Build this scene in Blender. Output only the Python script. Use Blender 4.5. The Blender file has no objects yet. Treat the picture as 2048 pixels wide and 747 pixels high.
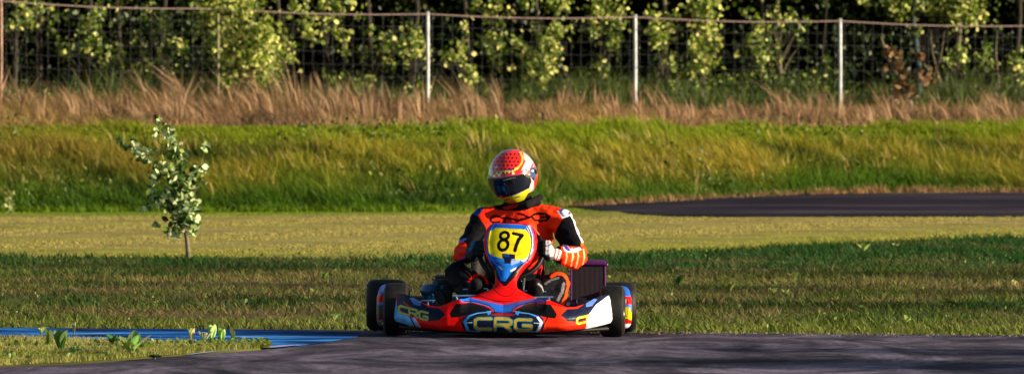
import bpy, bmesh, math, random
import numpy as np
from mathutils import Vector, Matrix, Quaternion

R = math.radians
rng = np.random.default_rng(87)
random.seed(87)
scene = bpy.context.scene
COL = scene.collection

# ------------------------------------------------------------------ camera numbers (2048 x 747 photograph)
F, ZC, HY = 15400.0, 0.90, 325.0        # focal length in pixels, camera height, horizon row
def at(px, py, Y):                      # a point seen at px,py standing Y metres away
    return Vector(((px - 1024) * Y / F, Y, ZC - (py - HY) * Y / F))

def lin(c):
    return tuple(((v / 12.92) if v <= 0.04045 else ((v + 0.055) / 1.055) ** 2.4) for v in c)

# ------------------------------------------------------------------ object helpers
def tag(o, label=None, cat=None, group=None, kind=None):
    if label: o['label'] = label
    if cat: o['category'] = cat
    if group: o['group'] = group
    if kind: o['kind'] = kind
    return o

def empty(name, loc, rot=(0, 0, 0)):
    o = bpy.data.objects.new(name, None); COL.objects.link(o)
    o.empty_display_size = 0.1
    o.location = loc; o.rotation_euler = rot
    return o

def link(name, me, mat=None, parent=None, smooth=False):
    o = bpy.data.objects.new(name, me); COL.objects.link(o)
    if mat is not None:
        for m in (mat if isinstance(mat, (list, tuple)) else [mat]): me.materials.append(m)
    if parent is not None: o.parent = parent
    if smooth: me.polygons.foreach_set('use_smooth', [True] * len(me.polygons))
    return o

def np_mesh(name, V, quads=None, tris=None, col=None, uv=None):
    """mesh from numpy arrays; col = per-vertex rgb"""
    me = bpy.data.meshes.new(name)
    nq = 0 if quads is None else len(quads); nt = 0 if tris is None else len(tris)
    me.vertices.add(len(V)); me.vertices.foreach_set('co', np.ascontiguousarray(V, np.float32).ravel())
    idx = []; 
    if nq: idx.append(np.asarray(quads, np.int32).ravel())
    if nt: idx.append(np.asarray(tris, np.int32).ravel())
    idx = np.concatenate(idx)
    me.loops.add(len(idx)); me.loops.foreach_set('vertex_index', idx)
    me.polygons.add(nq + nt)
    st = np.concatenate([np.arange(nq) * 4, nq * 4 + np.arange(nt) * 3]).astype(np.int32)
    me.polygons.foreach_set('loop_start', st)
    if col is not None: paint(me, col)
    me.update(calc_edges=True); me.validate()
    return me

def paint(me, col):
    a = me.color_attributes.new('Col', 'FLOAT_COLOR', 'POINT')
    c = np.ones((len(col), 4), np.float32); c[:, :3] = col
    a.data.foreach_set('color', c.ravel())

class MB:
    """collects closed primitives into ONE mesh"""
    def __init__(s): s.bm = bmesh.new()
    def box(s, c, size, rot=None, bev=0.0):
        r = bmesh.ops.create_cube(s.bm, size=1.0)
        vs = r['verts']
        for v in vs: v.co = Vector((v.co.x * size[0], v.co.y * size[1], v.co.z * size[2]))
        if bev > 0:
            es = list({e for v in vs for e in v.link_edges})
            g = bmesh.ops.bevel(s.bm, geom=es, offset=bev, segments=2, affect='EDGES', profile=0.6)
            vs = list({v for f in g['faces'] for v in f.verts} | {v for v in vs if v.is_valid})
        if rot is not None:
            m = rot if isinstance(rot, Matrix) else Matrix.Rotation(rot[2], 3, 'Z') @ Matrix.Rotation(rot[1], 3, 'Y') @ Matrix.Rotation(rot[0], 3, 'X')
            for v in vs: v.co = m @ v.co
        for v in vs: v.co += Vector(c)
        return s
    def ball(s, c, r, rot=None, u=20, v=12):
        rr = (r, r, r) if not hasattr(r, '__len__') else r
        vs = bmesh.ops.create_uvsphere(s.bm, u_segments=u, v_segments=v, radius=1.0)['verts']
        for w in vs:
            w.co = Vector((w.co.x * rr[0], w.co.y * rr[1], w.co.z * rr[2]))
            if rot is not None: w.co = rot @ w.co
            w.co += Vector(c)
        return s
    def tube(s, pts, rad, n=10, cap=True):
        pts = [Vector(p) for p in pts]
        rad = [rad] * len(pts) if not hasattr(rad, '__len__') else rad
        rings = []; prev = None
        for i, p in enumerate(pts):
            a = pts[max(i - 1, 0)]; b = pts[min(i + 1, len(pts) - 1)]
            t = (b - a).normalized()
            if prev is None:
                ref = Vector((0, 0, 1)) if abs(t.z) < 0.9 else Vector((1, 0, 0))
                u = t.cross(ref).normalized()
            else:
                u = (prev - t * prev.dot(t)).normalized()
            prev = u; w = t.cross(u)
            rings.append([s.bm.verts.new(p + (u * math.cos(k * 2 * math.pi / n) + w * math.sin(k * 2 * math.pi / n)) * rad[i]) for k in range(n)])
        for i in range(len(rings) - 1):
            for k in range(n):
                s.bm.faces.new((rings[i][k], rings[i][(k + 1) % n], rings[i + 1][(k + 1) % n], rings[i + 1][k]))
        if cap:
            s.bm.faces.new(rings[0][::-1]); s.bm.faces.new(rings[-1])
        return s
    def capsule(s, a, b, ra, rb, n=16):
        a = Vector(a); b = Vector(b)
        s.ball(a, ra, u=n, v=n // 2 + 2); s.ball(b, rb, u=n, v=n // 2 + 2)
        return s.tube([a, b], [ra, rb], n=n)
    def lathe(s, prof, axis='X', c=(0, 0, 0), n=40, closed=True):
        rings = []
        for (h, r) in prof:
            ring = []
            for k in range(n):
                a = 2 * math.pi * k / n
                x, y = r * math.cos(a), r * math.sin(a)
                co = {'X': (h, x, y), 'Y': (x, h, y), 'Z': (x, y, h)}[axis]
                ring.append(s.bm.verts.new(Vector(c) + Vector(co)))
            rings.append(ring)
        m = len(rings)
        for i in range(m if closed else m - 1):
            for k in range(n):
                s.bm.faces.new((rings[i][k], rings[i][(k + 1) % n], rings[(i + 1) % m][(k + 1) % n], rings[(i + 1) % m][k]))
        return s
    def build(s, name, mat, parent=None, smooth=True, angle=40):
        bmesh.ops.recalc_face_normals(s.bm, faces=s.bm.faces)
        me = bpy.data.meshes.new(name); s.bm.to_mesh(me); s.bm.free()
        o = link(name, me, mat, parent)
        if smooth:
            me.polygons.foreach_set('use_smooth', [True] * len(me.polygons))
            try: me.set_sharp_from_angle(angle=R(angle))
            except Exception: pass
        return o

def fuse(mb, name, voxel, mat, parent, smooth_it=3, fac=0.5):
    """union of the collected closed primitives as ONE continuous surface"""
    o = mb.build(name + '_raw', None, None)
    o.data.materials.clear()
    m = o.modifiers.new('r', 'REMESH'); m.mode = 'VOXEL'; m.voxel_size = voxel
    s = o.modifiers.new('s', 'SMOOTH'); s.factor = fac; s.iterations = smooth_it
    dg = bpy.context.evaluated_depsgraph_get()
    me = bpy.data.meshes.new_from_object(o.evaluated_get(dg))
    old = o.data; bpy.data.objects.remove(o); bpy.data.meshes.remove(old)
    me.name = name
    return link(name, me, mat, parent, smooth=True)

def coords(me):
    a = np.empty(len(me.vertices) * 3, np.float32); me.vertices.foreach_get('co', a)
    return a.reshape(-1, 3)

# painting: numpy masks of traced outlines (the outlines of the livery on the real surface)
def inpoly(x, y, P):
    P = np.asarray(P, float); n = len(P); r = np.zeros(x.shape, bool); j = n - 1
    for i in range(n):
        xi, yi = P[i]; xj, yj = P[j]
        c = ((yi > y) != (yj > y)) & (x < (xj - xi) * (y - yi) / (yj - yi + 1e-12) + xi)
        r ^= c; j = i
    return r
def stroke(x, y, P, w):
    P = np.asarray(P, float); d = np.full(x.shape, 1e9)
    for a, b in zip(P[:-1], P[1:]):
        ab = b - a; t = ((x - a[0]) * ab[0] + (y - a[1]) * ab[1]) / (ab @ ab + 1e-12)
        t = np.clip(t, 0, 1); d = np.minimum(d, np.hypot(x - a[0] - t * ab[0], y - a[1] - t * ab[1]))
    return d < w / 2
def ring(x, y, c, rx, ry, w):
    a = np.hypot((x - c[0]) / rx, (y - c[1]) / ry)
    b = np.hypot((x - c[0]) / max(rx - w, .01), (y - c[1]) / max(ry - w, .01))
    return (a <= 1) & (b >= 1)
def mirror(P, c=1006): return [(2 * c - x, y) for x, y in P]

# ------------------------------------------------------------------ materials
def new_mat(name):
    m = bpy.data.materials.new(name); m.use_nodes = True
    nt = m.node_tree; b = nt.nodes['Principled BSDF']
    return m, nt, b
def N(nt, t, **kw):
    n = nt.nodes.new(t)
    for k, v in kw.items():
        if k in n.inputs: n.inputs[k].default_value = v
        else: setattr(n, k, v)
    return n
def noise(nt, scale, detail=4, rough=0.6, sc=(1, 1, 1), coord='Object', loc=(0, 0, 0)):
    tc = nt.nodes.new('ShaderNodeTexCoord'); mp = nt.nodes.new('ShaderNodeMapping')
    mp.inputs['Scale'].default_value = sc; mp.inputs['Location'].default_value = loc
    nt.links.new(tc.outputs[coord], mp.inputs[0])
    n = nt.nodes.new('ShaderNodeTexNoise'); n.inputs['Scale'].default_value = scale
    n.inputs['Detail'].default_value = detail; n.inputs['Roughness'].default_value = rough
    nt.links.new(mp.outputs[0], n.inputs[0]); return n
def ramp(nt, src, stops):
    r = nt.nodes.new('ShaderNodeValToRGB'); e = r.color_ramp.elements
    while len(e) > 1: e.remove(e[0])
    e[0].position = stops[0][0]; e[0].color = (*stops[0][1], 1)
    for p, c in stops[1:]:
        k = e.new(p); k.color = (*c, 1)
    nt.links.new(src, r.inputs[0]); return r
def simple(name, col, rough=0.5, metal=0.0, coat=0.0, var=0.12, scale=30, bump=0.0, spec=None):
    m, nt, b = new_mat(name)
    n = noise(nt, scale, 5)
    lo = tuple(max(0, c * (1 - var)) for c in col); hi = tuple(min(1, c * (1 + var)) for c in col)
    r = ramp(nt, n.outputs[0], [(0.3, lo), (0.7, hi)])
    nt.links.new(r.outputs[0], b.inputs['Base Color'])
    b.inputs['Roughness'].default_value = rough; b.inputs['Metallic'].default_value = metal
    b.inputs['Coat Weight'].default_value = coat
    if spec is not None: b.inputs['Specular IOR Level'].default_value = spec
    if bump > 0:
        bp = N(nt, 'ShaderNodeBump'); bp.inputs['Strength'].default_value = bump
        bp.inputs['Distance'].default_value = 0.01
        nt.links.new(n.outputs[0], bp.inputs['Height']); nt.links.new(bp.outputs[0], b.inputs['Normal'])
    return m
def painted(name, rough=0.4, coat=0.0, var=0.12, scale=25, bump=0.0, spec=0.5, dirt=0.0):
    """colour comes from the painted/printed surface attribute, with slight wear"""
    m, nt, b = new_mat(name)
    a = N(nt, 'ShaderNodeAttribute', attribute_name='Col')
    n = noise(nt, scale, 6)
    r = ramp(nt, n.outputs[0], [(0.3, (1 - var,) * 3), (0.7, (1 + var,) * 3)])
    mx = N(nt, 'ShaderNodeMix', data_type='RGBA', blend_type='MULTIPLY'); mx.inputs[0].default_value = 1
    nt.links.new(a.outputs['Color'], mx.inputs[6]); nt.links.new(r.outputs[0], mx.inputs[7])
    out = mx.outputs[2]
    if dirt > 0:                       # scuffs and rubber smears, long in one direction
        n3 = noise(nt, 9, 8, 0.75, sc=(1, 3, 2.4)); f = ramp(nt, n3.outputs[0], [(0.52, (0, 0, 0)), (0.66, (dirt,) * 3)])
        m2 = N(nt, 'ShaderNodeMix', data_type='RGBA'); nt.links.new(f.outputs[0], m2.inputs[0]); nt.links.new(out, m2.inputs[6])
        m2.inputs[7].default_value = (0.035, 0.028, 0.024, 1); out = m2.outputs[2]
        f2 = ramp(nt, n3.outputs[0], [(0.3, (rough + .25,) * 3), (0.5, (rough,) * 3)]); nt.links.new(f2.outputs[0], b.inputs['Roughness'])
    nt.links.new(out, b.inputs['Base Color'])
    b.inputs['Roughness'].default_value = rough; b.inputs['Coat Weight'].default_value = coat
    b.inputs['Specular IOR Level'].default_value = spec
    if bump > 0:
        n2 = noise(nt, scale * 0.7, 3)
        bp = N(nt, 'ShaderNodeBump'); bp.inputs['Strength'].default_value = bump; bp.inputs['Distance'].default_value = 0.02
        nt.links.new(n2.outputs[0], bp.inputs['Height']); nt.links.new(bp.outputs[0], b.inputs['Normal'])
    return m
def leafy(name, trans=0.35, rough=0.5, spec=0.3):
    m, nt, b = new_mat(name)
    a = N(nt, 'ShaderNodeAttribute', attribute_name='Col')
    b.inputs['Roughness'].default_value = rough; b.inputs['Specular IOR Level'].default_value = spec
    nt.links.new(a.outputs['Color'], b.inputs['Base Color'])
    t = N(nt, 'ShaderNodeBsdfTranslucent'); nt.links.new(a.outputs['Color'], t.inputs[0])
    mx = N(nt, 'ShaderNodeMixShader'); mx.inputs[0].default_value = trans
    nt.links.new(b.outputs[0], mx.inputs[1]); nt.links.new(t.outputs[0], mx.inputs[2])
    nt.links.new(mx.outputs[0], nt.nodes['Material Output'].inputs[0])
    return m

RED = (0.80, 0.004, 0.004); ORANGE = (0.95, 0.07, 0.008); BLACK = (0.004, 0.004, 0.006); NAVY = (0.006, 0.010, 0.035)
BLUE = (0.006, 0.13, 0.66); PALE = (0.50, 0.74, 1.0); YEL = (0.82, 0.70, 0.01); SHADED_YEL = (0.48, 0.34, 0.01); WHITE = (0.85, 0.87, 0.95)

M_bank = leafy('grass_blades', 0.3, 0.6, 0.15)
M_leaf = leafy('leaves', 0.35, 0.45, 0.35)
M_dark = leafy('conifer_needles', 0.05, 0.8, 0.1)
M_bark = simple('bark', (0.035, 0.03, 0.022), 0.9, var=0.45, scale=18, bump=0.5)
M_palebark = simple('pale_bark', (0.15, 0.125, 0.08), 0.85, var=0.45, scale=25, bump=0.4)
M_fair = painted('fairing_plastic', 0.34, 0.0, 0.20, 22, spec=0.10, dirt=0.45)
M_suit = painted('suit_fabric', 0.7, 0.0, 0.16, 12, bump=0.9, spec=0.05)
M_helm = painted('helmet_paint', 0.2, 0.8, 0.05, 20)
M_glove = painted('glove_fabric', 0.75, 0.0, 0.18, 60, bump=0.4, spec=0.12)
M_visor = simple('visor_tint', (0.006, 0.010, 0.018), 0.08, coat=1.0)
M_rubber = simple('tyre_rubber', (0.011, 0.010, 0.010), 0.6, var=0.95, scale=9, bump=0.35, spec=0.25)
M_metal = simple('bare_steel', (0.45, 0.47, 0.50), 0.3, metal=0.9)
M_chrome = simple('chromed_bar', (0.30, 0.52, 0.85), 0.22, metal=0.75)
M_black = simple('black_plastic', (0.004, 0.004, 0.005), 0.5, spec=.2)
M_engine = simple('engine_casting', (0.010, 0.018, 0.032), 0.4, metal=0.3, var=0.4)
M_enginecap = simple('airbox_plastic', (0.01, 0.09, 0.22), 0.35)
M_rim = simple('wheel_rim_metal', (0.30, 0.31, 0.34), 0.35, metal=0.9)
M_purple = simple('anodised_frame', (0.12, 0.025, 0.17), 0.35, metal=0.5)
M_fin = simple('radiator_fin', (0.018, 0.010, 0.022), 0.5, metal=0.3)
M_post = simple('galvanised_post', (0.50, 0.54, 0.58), 0.5, metal=0.2, var=0.3, scale=9, bump=0.2)
M_rustpost = simple('rusty_post', (0.42, 0.26, 0.19), 0.8, var=0.4, scale=9)
M_wire = simple('galvanised_wire', (0.11, 0.12, 0.125), 0.8)
M_strand = simple('rusty_strand', (0.24, 0.17, 0.16), 0.8, var=0.3)
# ------------------------------------------------------------------ terrain
def sstep(a, b, x):
    t = np.clip((x - a) / (b - a), 0, 1); return t * t * (3 - 2 * t)
def lerp(a, b, t): return a + (b - a) * t
def bank_line(X):
    s = sstep(-1.5, 5.0, X)
    Yb = 85 + 6.0 * s; pyb = 424 - 39 * s
    Zb = ZC - (pyb - HY) * Yb / F
    Yc = Yb + 4.5
    Zc = ZC + (HY - 260) * Yc / F
    return Yb, Zb, Yc, Zc
def gz(X, Y):
    X = np.asarray(X, float); Y = np.asarray(Y, float)
    Yb, Zb, Yc, Zc = bank_line(np.clip(X, -9, 9))
    near = -0.007 * np.clip(X, -9, 9)
    t1 = np.clip((Y - 41) / 39, 0, 1)
    z = lerp(near, 0.345, t1 ** 1.0)
    z = np.where(Y > 80, lerp(0.345, Zb, np.clip((Y - 80) / (Yb - 80), 0, 1)), z)
    t = np.clip((Y - Yb) / 4.5, 0, 1)
    tt = 0.6 * t + 0.4 * t * t * (3 - 2 * t)
    z = np.where(Y > Yb, lerp(Zb, Zc, tt), z)
    z = np.where(Y > Yc, lerp(Zc, 1.52, np.clip((Y - Yc) / 9, 0, 1)), z)
    z = np.where(Y > 110, lerp(1.52, 1.9, np.clip((Y - 110) / 300, 0, 1)), z)
    z = np.where(Y < 15, near - 0.0, z)
    return z
def hit(px, py):
    """where the line of sight through px,py meets the ground"""
    Y = np.linspace(12, 130, 6000); X = (px - 1024) * Y / F
    zr = ZC - (py - HY) * Y / F
    k = np.argmax(gz(X, Y) >= zr)
    return float(X[k]), float(Y[k])

xs = np.unique(np.concatenate([np.linspace(-1500, -60, 12), np.linspace(-60, -12, 14), np.linspace(-12, 12, 97), np.linspace(12, 60, 14), np.linspace(60, 1500, 12)]))
ys = np.unique(np.concatenate([np.linspace(-400, 10, 16), np.linspace(10, 80, 91), np.linspace(80, 108, 113), np.linspace(108, 160, 20), np.linspace(160, 3000, 20)]))
GX, GY = np.meshgrid(xs, ys); GZ = gz(GX, GY)
GZ = GZ + np.where((GY > 43), 0.012 * np.sin(GX * 2.1 + GY * 0.9) * np.sin(GY * 1.7), 0) * np.where(np.abs(GX) < 15, 1, 0)
GZ = np.where(GY > 42, GZ, GZ - 0.03)          # the soil lies a little under the tarmac
V = np.stack([GX, GY, GZ], -1).reshape(-1, 3)
nx, ny = len(xs), len(ys); ii = np.arange(ny - 1)[:, None] * nx + np.arange(nx - 1)[None]
Q = np.stack([ii, ii + 1, ii + nx + 1, ii + nx], -1).reshape(-1, 4)

# colour of the turf by place: bands of mown straw, lush green and patchy meadow
def smooth_noise(x, y, seed, n=6):
    g = np.random.default_rng(seed); s = 0
    for k in range(n):
        f = 0.7 * 1.8 ** k; a = g.uniform(0, 2 * math.pi); p = g.uniform(0, 6.28, 2)
        s = s + np.sin((x * math.cos(a) + y * math.sin(a)) * f + p[0] + 1.5 * np.sin((x * math.sin(a) - y * math.cos(a)) * f * 0.7 + p[1])) * 0.75 ** k
    return s / 2.2
STRAW = np.array((0.40, 0.37, 0.11)); LUSH = np.array((0.018, 0.075, 0.012)); MID = np.array((0.17, 0.21, 0.03)); BROWN = np.array((0.25, 0.165, 0.075))
BRIGHT = np.array((0.17, 0.27, 0.012)); GOLD = np.array((0.40, 0.31, 0.035)); DRY = np.array((0.36, 0.215, 0.11))
def field_col(X, Y):
    X = np.asarray(X, float); Y = np.asarray(Y, float)
    n1 = smooth_noise(X * 0.9, Y * 0.45, 1); n2 = smooth_noise(X * 2.5, Y * 1.2, 2); n3 = smooth_noise(X * 0.35, Y * 1.5, 7)
    def W(a): return a[..., None]
    # edge between the rough near strip and the mown field: nearer on the left, farther on the right
    e = 58.8 + 9.2 * sstep(-1.0, 4.8, X) + 0.5 * n1
    d = Y - e
    c = lerp(STRAW * np.array((1.0, .92, 1.0)), np.array((.36, .36, .055)), W(np.clip(0.10 + 0.28 * n2 + 0.38 * n3 + .7 * (1 - sstep(1, 8, d)), 0, 1)))
    c = lerp(c, BRIGHT, W(sstep(78, 84, Y + 1.2 * n1) * (1 - sstep(0, 3, X))))
    n4 = smooth_noise(X * 6, Y * 3.5, 8)
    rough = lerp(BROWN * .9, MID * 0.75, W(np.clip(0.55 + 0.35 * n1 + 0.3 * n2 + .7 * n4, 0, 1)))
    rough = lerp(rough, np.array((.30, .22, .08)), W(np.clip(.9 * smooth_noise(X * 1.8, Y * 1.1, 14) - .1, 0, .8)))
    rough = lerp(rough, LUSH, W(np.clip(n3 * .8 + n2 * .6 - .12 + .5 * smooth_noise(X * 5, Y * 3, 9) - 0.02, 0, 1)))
    c = np.where(W(d < 0), rough * np.array((.72, .82, .78)), c)  # rough strip darkened in colour for the shade lying over it
    wband = 3.8 + 7.5 * sstep(-1, 4.8, X)
    band = sstep(-wband - 1.2, -wband + .6, d) * (1 - sstep(-0.3, 0.3, d))
    band = band * np.clip(0.80 + 0.35 * n2 + .35 * n4, 0, 1)
    c = lerp(c, LUSH, W(band))
    c = lerp(c, MID * 0.9, W((1 - sstep(42.0, 43.5, Y)) * 0.8))
    return c
def ground_col(X, Y):
    Yb, Zb, Yc, Zc = bank_line(np.clip(X, -9, 9))
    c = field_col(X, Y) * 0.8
    c = np.where((Y > Yb)[..., None], MID * 0.5, c)
    c = np.where((Y > Yc + .3)[..., None], BROWN * 0.6, c)
    c = np.where((Y > 112)[..., None], np.array((0.03, 0.028, 0.02)), c)
    return c
gm, nt, b = new_mat('turf_soil')
a = N(nt, 'ShaderNodeAttribute', attribute_name='Col')
n = noise(nt, 2.2, 8, 0.7, sc=(1, 0.5, 1)); r_ = ramp(nt, n.outputs[0], [(0.3, (0.55, 0.55, 0.5)), (0.7, (1.25, 1.2, 1.1))])
mx = N(nt, 'ShaderNodeMix', data_type='RGBA', blend_type='MULTIPLY'); mx.inputs[0].default_value = 1
nt.links.new(a.outputs['Color'], mx.inputs[6]); nt.links.new(r_.outputs[0], mx.inputs[7]); nt.links.new(mx.outputs[2], b.inputs['Base Color'])
b.inputs['Roughness'].default_value = 0.95; b.inputs['Specular IOR Level'].default_value = 0.1
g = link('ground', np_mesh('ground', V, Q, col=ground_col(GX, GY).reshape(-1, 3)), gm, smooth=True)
tag(g, 'undulating turf ground of the field and bank', 'ground', kind='structure')

# ------------------------------------------------------------------ tarmac
def sheet(name, poly, mat, lift, label, cat, step=0.5):
    """flat-lying sheet that follows the ground: poly = list of (near Y, far Y) along X"""
    X = np.array([p[0] for p in poly]); Yn = np.array([p[1] for p in poly]); Yf = np.array([p[2] for p in poly])
    xx = np.unique(np.concatenate([X, np.linspace(max(X.min(), -14), min(X.max(), 14), 141)])); xx = xx[(xx >= X.min()) & (xx <= X.max())]
    yn = np.interp(xx, X, Yn); yf = np.interp(xx, X, Yf)
    k = 24; tt = np.linspace(0, 1, k)
    XX = np.repeat(xx[:, None], k, 1); YY = yn[:, None] + (yf - yn)[:, None] * tt[None]
    ZZ = gz(XX, YY) + lift
    V = np.stack([XX, YY, ZZ], -1).reshape(-1, 3); n = len(xx)
    i = np.arange(n - 1)[:, None] * k + np.arange(k - 1)[None]
    Q = np.stack([i, i + k, i + k + 1, i + 1], -1).reshape(-1, 4)
    o = link(name, np_mesh(name, V, Q), mat, smooth=True)
    return tag(o, label, cat, kind='structure')

ta, nt, b = new_mat('worn_tarmac')
n1 = noise(nt, 1.0, 7, 0.68, sc=(1.5, 0.42, 1)); n1.inputs['Distortion'].default_value = 1.2; c1 = ramp(nt, n1.outputs[0], [(0.36, (0.013, 0.012, 0.021)), (0.5, (0.070, 0.062, 0.090)), (0.66, (0.21, 0.18, 0.25))])
n2 = noise(nt, 26, 8, 0.85, sc=(1, .35, 1)); c2 = ramp(nt, n2.outputs[0], [(0.32, (0.35, 0.35, 0.36)), (0.68, (1.75, 1.7, 1.7))])
mx = N(nt, 'ShaderNodeMix', data_type='RGBA', blend_type='MULTIPLY'); mx.inputs[0].default_value = 1
nt.links.new(c1.outputs[0], mx.inputs[6]); nt.links.new(c2.outputs[0], mx.inputs[7]); nt.links.new(mx.outputs[2], b.inputs['Base Color'])
b.inputs['Roughness'].default_value = 0.95; b.inputs['Specular IOR Level'].default_value = 0.06
bp = N(nt, 'ShaderNodeBump'); bp.inputs['Strength'].default_value = 0.6; bp.inputs['Distance'].default_value = 0.006
nt.links.new(n2.outputs[0], bp.inputs['Height']); nt.links.new(bp.outputs[0], b.inputs['Normal'])
M_tar = ta
sheet('road', [(-60, 2, 41.3), (-6, 8, 41.22), (0, 8, 41.1), (6, 8, 41.0), (60, 2, 41.0)], M_tar, 0.0, 'dark worn tarmac of the track under the kart', 'track')

bl, nt, b = new_mat('blue_track_paint')
n1 = noise(nt, 1.3, 6, 0.65, sc=(0.9, 1.3, 1), loc=(.4, 0, 0)); n1.inputs['Distortion'].default_value = .8; c1 = ramp(nt, n1.outputs[0], [(0.40, (0.002, 0.008, 0.03)), (0.47, (0.002, 0.045, 0.24)), (0.53, (0.010, 0.13, 0.46)), (0.59, (0.05, 0.28, 0.66)), (0.70, (0.24, 0.42, 0.66))])
nt.links.new(c1.outputs[0], b.inputs['Base Color']); b.inputs['Roughness'].default_value = 0.9
b.inputs['Specular IOR Level'].default_value = 0.05
def gx(px, Y): return (px - 1024) * Y / F
def gy(py): return F * ZC / (py - HY)
sheet('blue_painted_kerb', [(-60, 30, 41.0), (gx(-60, 36), 33, 40.95), (gx(300, 37), 36.4, 40.9), (gx(530, 38), gy(702), 40.85), (gx(570, 38), gy(700), 40.8), (gx(640, 38.5), gy(690), 40.75), (gx(716, 39.6), gy(677), gy(668))],
      bl, 0.004, 'blue painted strip of tarmac between the grass island and the verge', 'kerb')
wl = simple('white_line_paint', (0.36, 0.36, 0.60), 0.8, var=0.25, scale=8)
sheet('white_line', [(gx(375, 35.5), gy(716), gy(715)), (gx(450, 36.5), gy(708), gy(704)), (gx(560, 37.2), gy(699), gy(696)), (gx(600, 37.6), gy(695), gy(694))],
      wl, 0.008, 'pale painted line along the tip of the grass island', 'road marking')
# the second stretch of track crossing on the right
pts = []
for (x, yn, yf) in [(1128, 408, 403), (1160, 416, 401), (1200, 421, 397), (1270, 428, 394.5), (1340, 432.5, 392.5), (1450, 434, 391), (1600, 434, 389.5), (1800, 433.5, 388), (2060, 432.5, 386.5)]:
    a_ = hit(x, yn); c_ = hit(x, yf); pts.append((a_[0], a_[1], c_[1]))
xe, yn_, yf_ = pts[-1]
pts.append((xe + 6, yn_ + 0.3, yf_ + .3)); pts.append((xe + 60, yn_ + 2, yf_ + 2))
pts.sort()
tb, nt, b = new_mat('far_tarmac')
n1 = noise(nt, .8, 6, .7, sc=(.25, .9, 1)); c1 = ramp(nt, n1.outputs[0], [(.38, (.010, .009, .015)), (.52, (.030, .026, .040)), (.66, (.085, .065, .085))]); nt.links.new(c1.outputs[0], b.inputs['Base Color']); b.inputs['Roughness'].default_value = .95; b.inputs['Specular IOR Level'].default_value = .03
sheet('service_road', pts, tb, 0.012, 'second strip of dark tarmac curving away below the bank', 'track')
# raised grass island beside the blue strip
isl = [(gx(-900, 33), 31.0, gy(686)), (gx(-300, 34), gy(765), gy(687)), (gx(0, 34), gy(743), gy(689)), (gx(200, 35), gy(732), gy(694)), (gx(350, 36), gy(718), gy(698)), (gx(450, 36.5), gy(708), gy(698)), (gx(525, 37), gy(702), gy(699))]
X = np.array([p[0] for p in isl]); Yn = np.array([p[1] for p in isl]); Yf = np.array([p[2] for p in isl])
k = 14; xx = np.linspace(X.min(), X.max(), 60); yn = np.interp(xx, X, Yn); yf = np.interp(xx, X, Yf); tt = np.linspace(0, 1, k)
XX = np.repeat(xx[:, None], k, 1); YY = yn[:, None] + (yf - yn)[:, None] * tt[None]
edge = np.minimum(np.minimum(tt, 1 - tt) * 6, 1)[None] * np.ones_like(XX)
ZZ = gz(XX, YY) - 0.004 + 0.028 * edge + 0.006 * np.sin(XX * 9) * edge
i = np.arange(59)[:, None] * k + np.arange(k - 1)[None]
ic = lerp(STRAW * .8, MID, np.clip(0.5 + 0.5 * smooth_noise(XX * 3, YY * 2, 4), 0, 1)[..., None])
o = link('grass_island', np_mesh('grass_island', np.stack([XX, YY, ZZ], -1).reshape(-1, 3), np.stack([i, i + k, i + k + 1, i + 1], -1).reshape(-1, 4), col=ic.reshape(-1, 3) * .45), gm, smooth=True)
tag(o, 'low turf island between the tarmac and the blue strip', 'verge', kind='structure')

# ------------------------------------------------------------------ grasses
def blades(name, P, H, Wd, lean, col, mat, label, cat, seg=2, curl=0.5):
    """P roots (n,3), H heights, Wd widths, lean (n,2) horizontal tip offset as a fraction of height"""
    n = len(P); th = rng.uniform(0, math.pi, n)
    d = np.stack([np.cos(th), np.sin(th) * 0.6, np.zeros(n)], 1) * (Wd / 2)[:, None]
    L = np.concatenate([lean, np.zeros((n, 1))], 1) * H[:, None]
    up = np.zeros((n, 3)); up[:, 2] = H
    v0 = P - d; v1 = P + d
    m = P + up * 0.55 + L * 0.35 * (1 - curl * 0.3); v2 = m - d * 0.8; v3 = m + d * 0.8
    t = P + up + L
    V = np.stack([v0, v1, v2, v3, t], 1).reshape(-1, 3)
    b = np.arange(n) * 5
    Q = np.stack([b, b + 1, b + 3, b + 2], 1); T = np.stack([b + 2, b + 3, b + 4], 1)
    C = np.repeat(col, 5, 0)
    o = link(name, np_mesh(name, V, Q, T, col=C), mat)
    return tag(o, label, cat, kind='stuff')

def jitter(c, n, v=0.25):
    return np.clip(c * rng.uniform(1 - v, 1 + v, (n, 1)) * rng.uniform(0.92, 1.08, (n, 3)), 0, 1)

# mown and rough turf of the field
n = 300000
Y = np.sqrt(rng.uniform(40.9 ** 2, 92 ** 2, n)); X = rng.uniform(-1, 1, n) * Y * 0.0665 * 1.65
Yb, Zb, Yc, Zc = bank_line(X)
rp = np.array(pts); ron = (X > rp[0, 0] - .05) & (Y > np.interp(X, rp[:, 0], rp[:, 1]) - .05) & (Y < np.interp(X, rp[:, 0], rp[:, 2]))
k = (Y < Yb + 0.2) & ~ron & (Y > 41.2 - 0.02 * X - .16 * np.clip(smooth_noise(X * 4, X * 0 + 1, 33) + .2, 0, 1)); X, Y = X[k], Y[k]; n = len(X)
d = Y - (58.8 + 9.2 * sstep(-1.0, 4.8, X))
lush = (d < 0) & (d > -4)
patch = smooth_noise(X * 2.5, Y * 1.2, 2)
H = np.where(d < 0, rng.uniform(0.018, 0.055, n) * (1 + .35 * patch), rng.uniform(0.008, 0.018, n))
H = np.where(lush, H * 1.25, H); H = np.where(Y < 42.2, H * 0.8, H)
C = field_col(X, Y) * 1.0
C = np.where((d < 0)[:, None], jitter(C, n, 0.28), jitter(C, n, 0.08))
P = np.stack([X, Y, gz(X, Y) - 0.004], 1)
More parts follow.
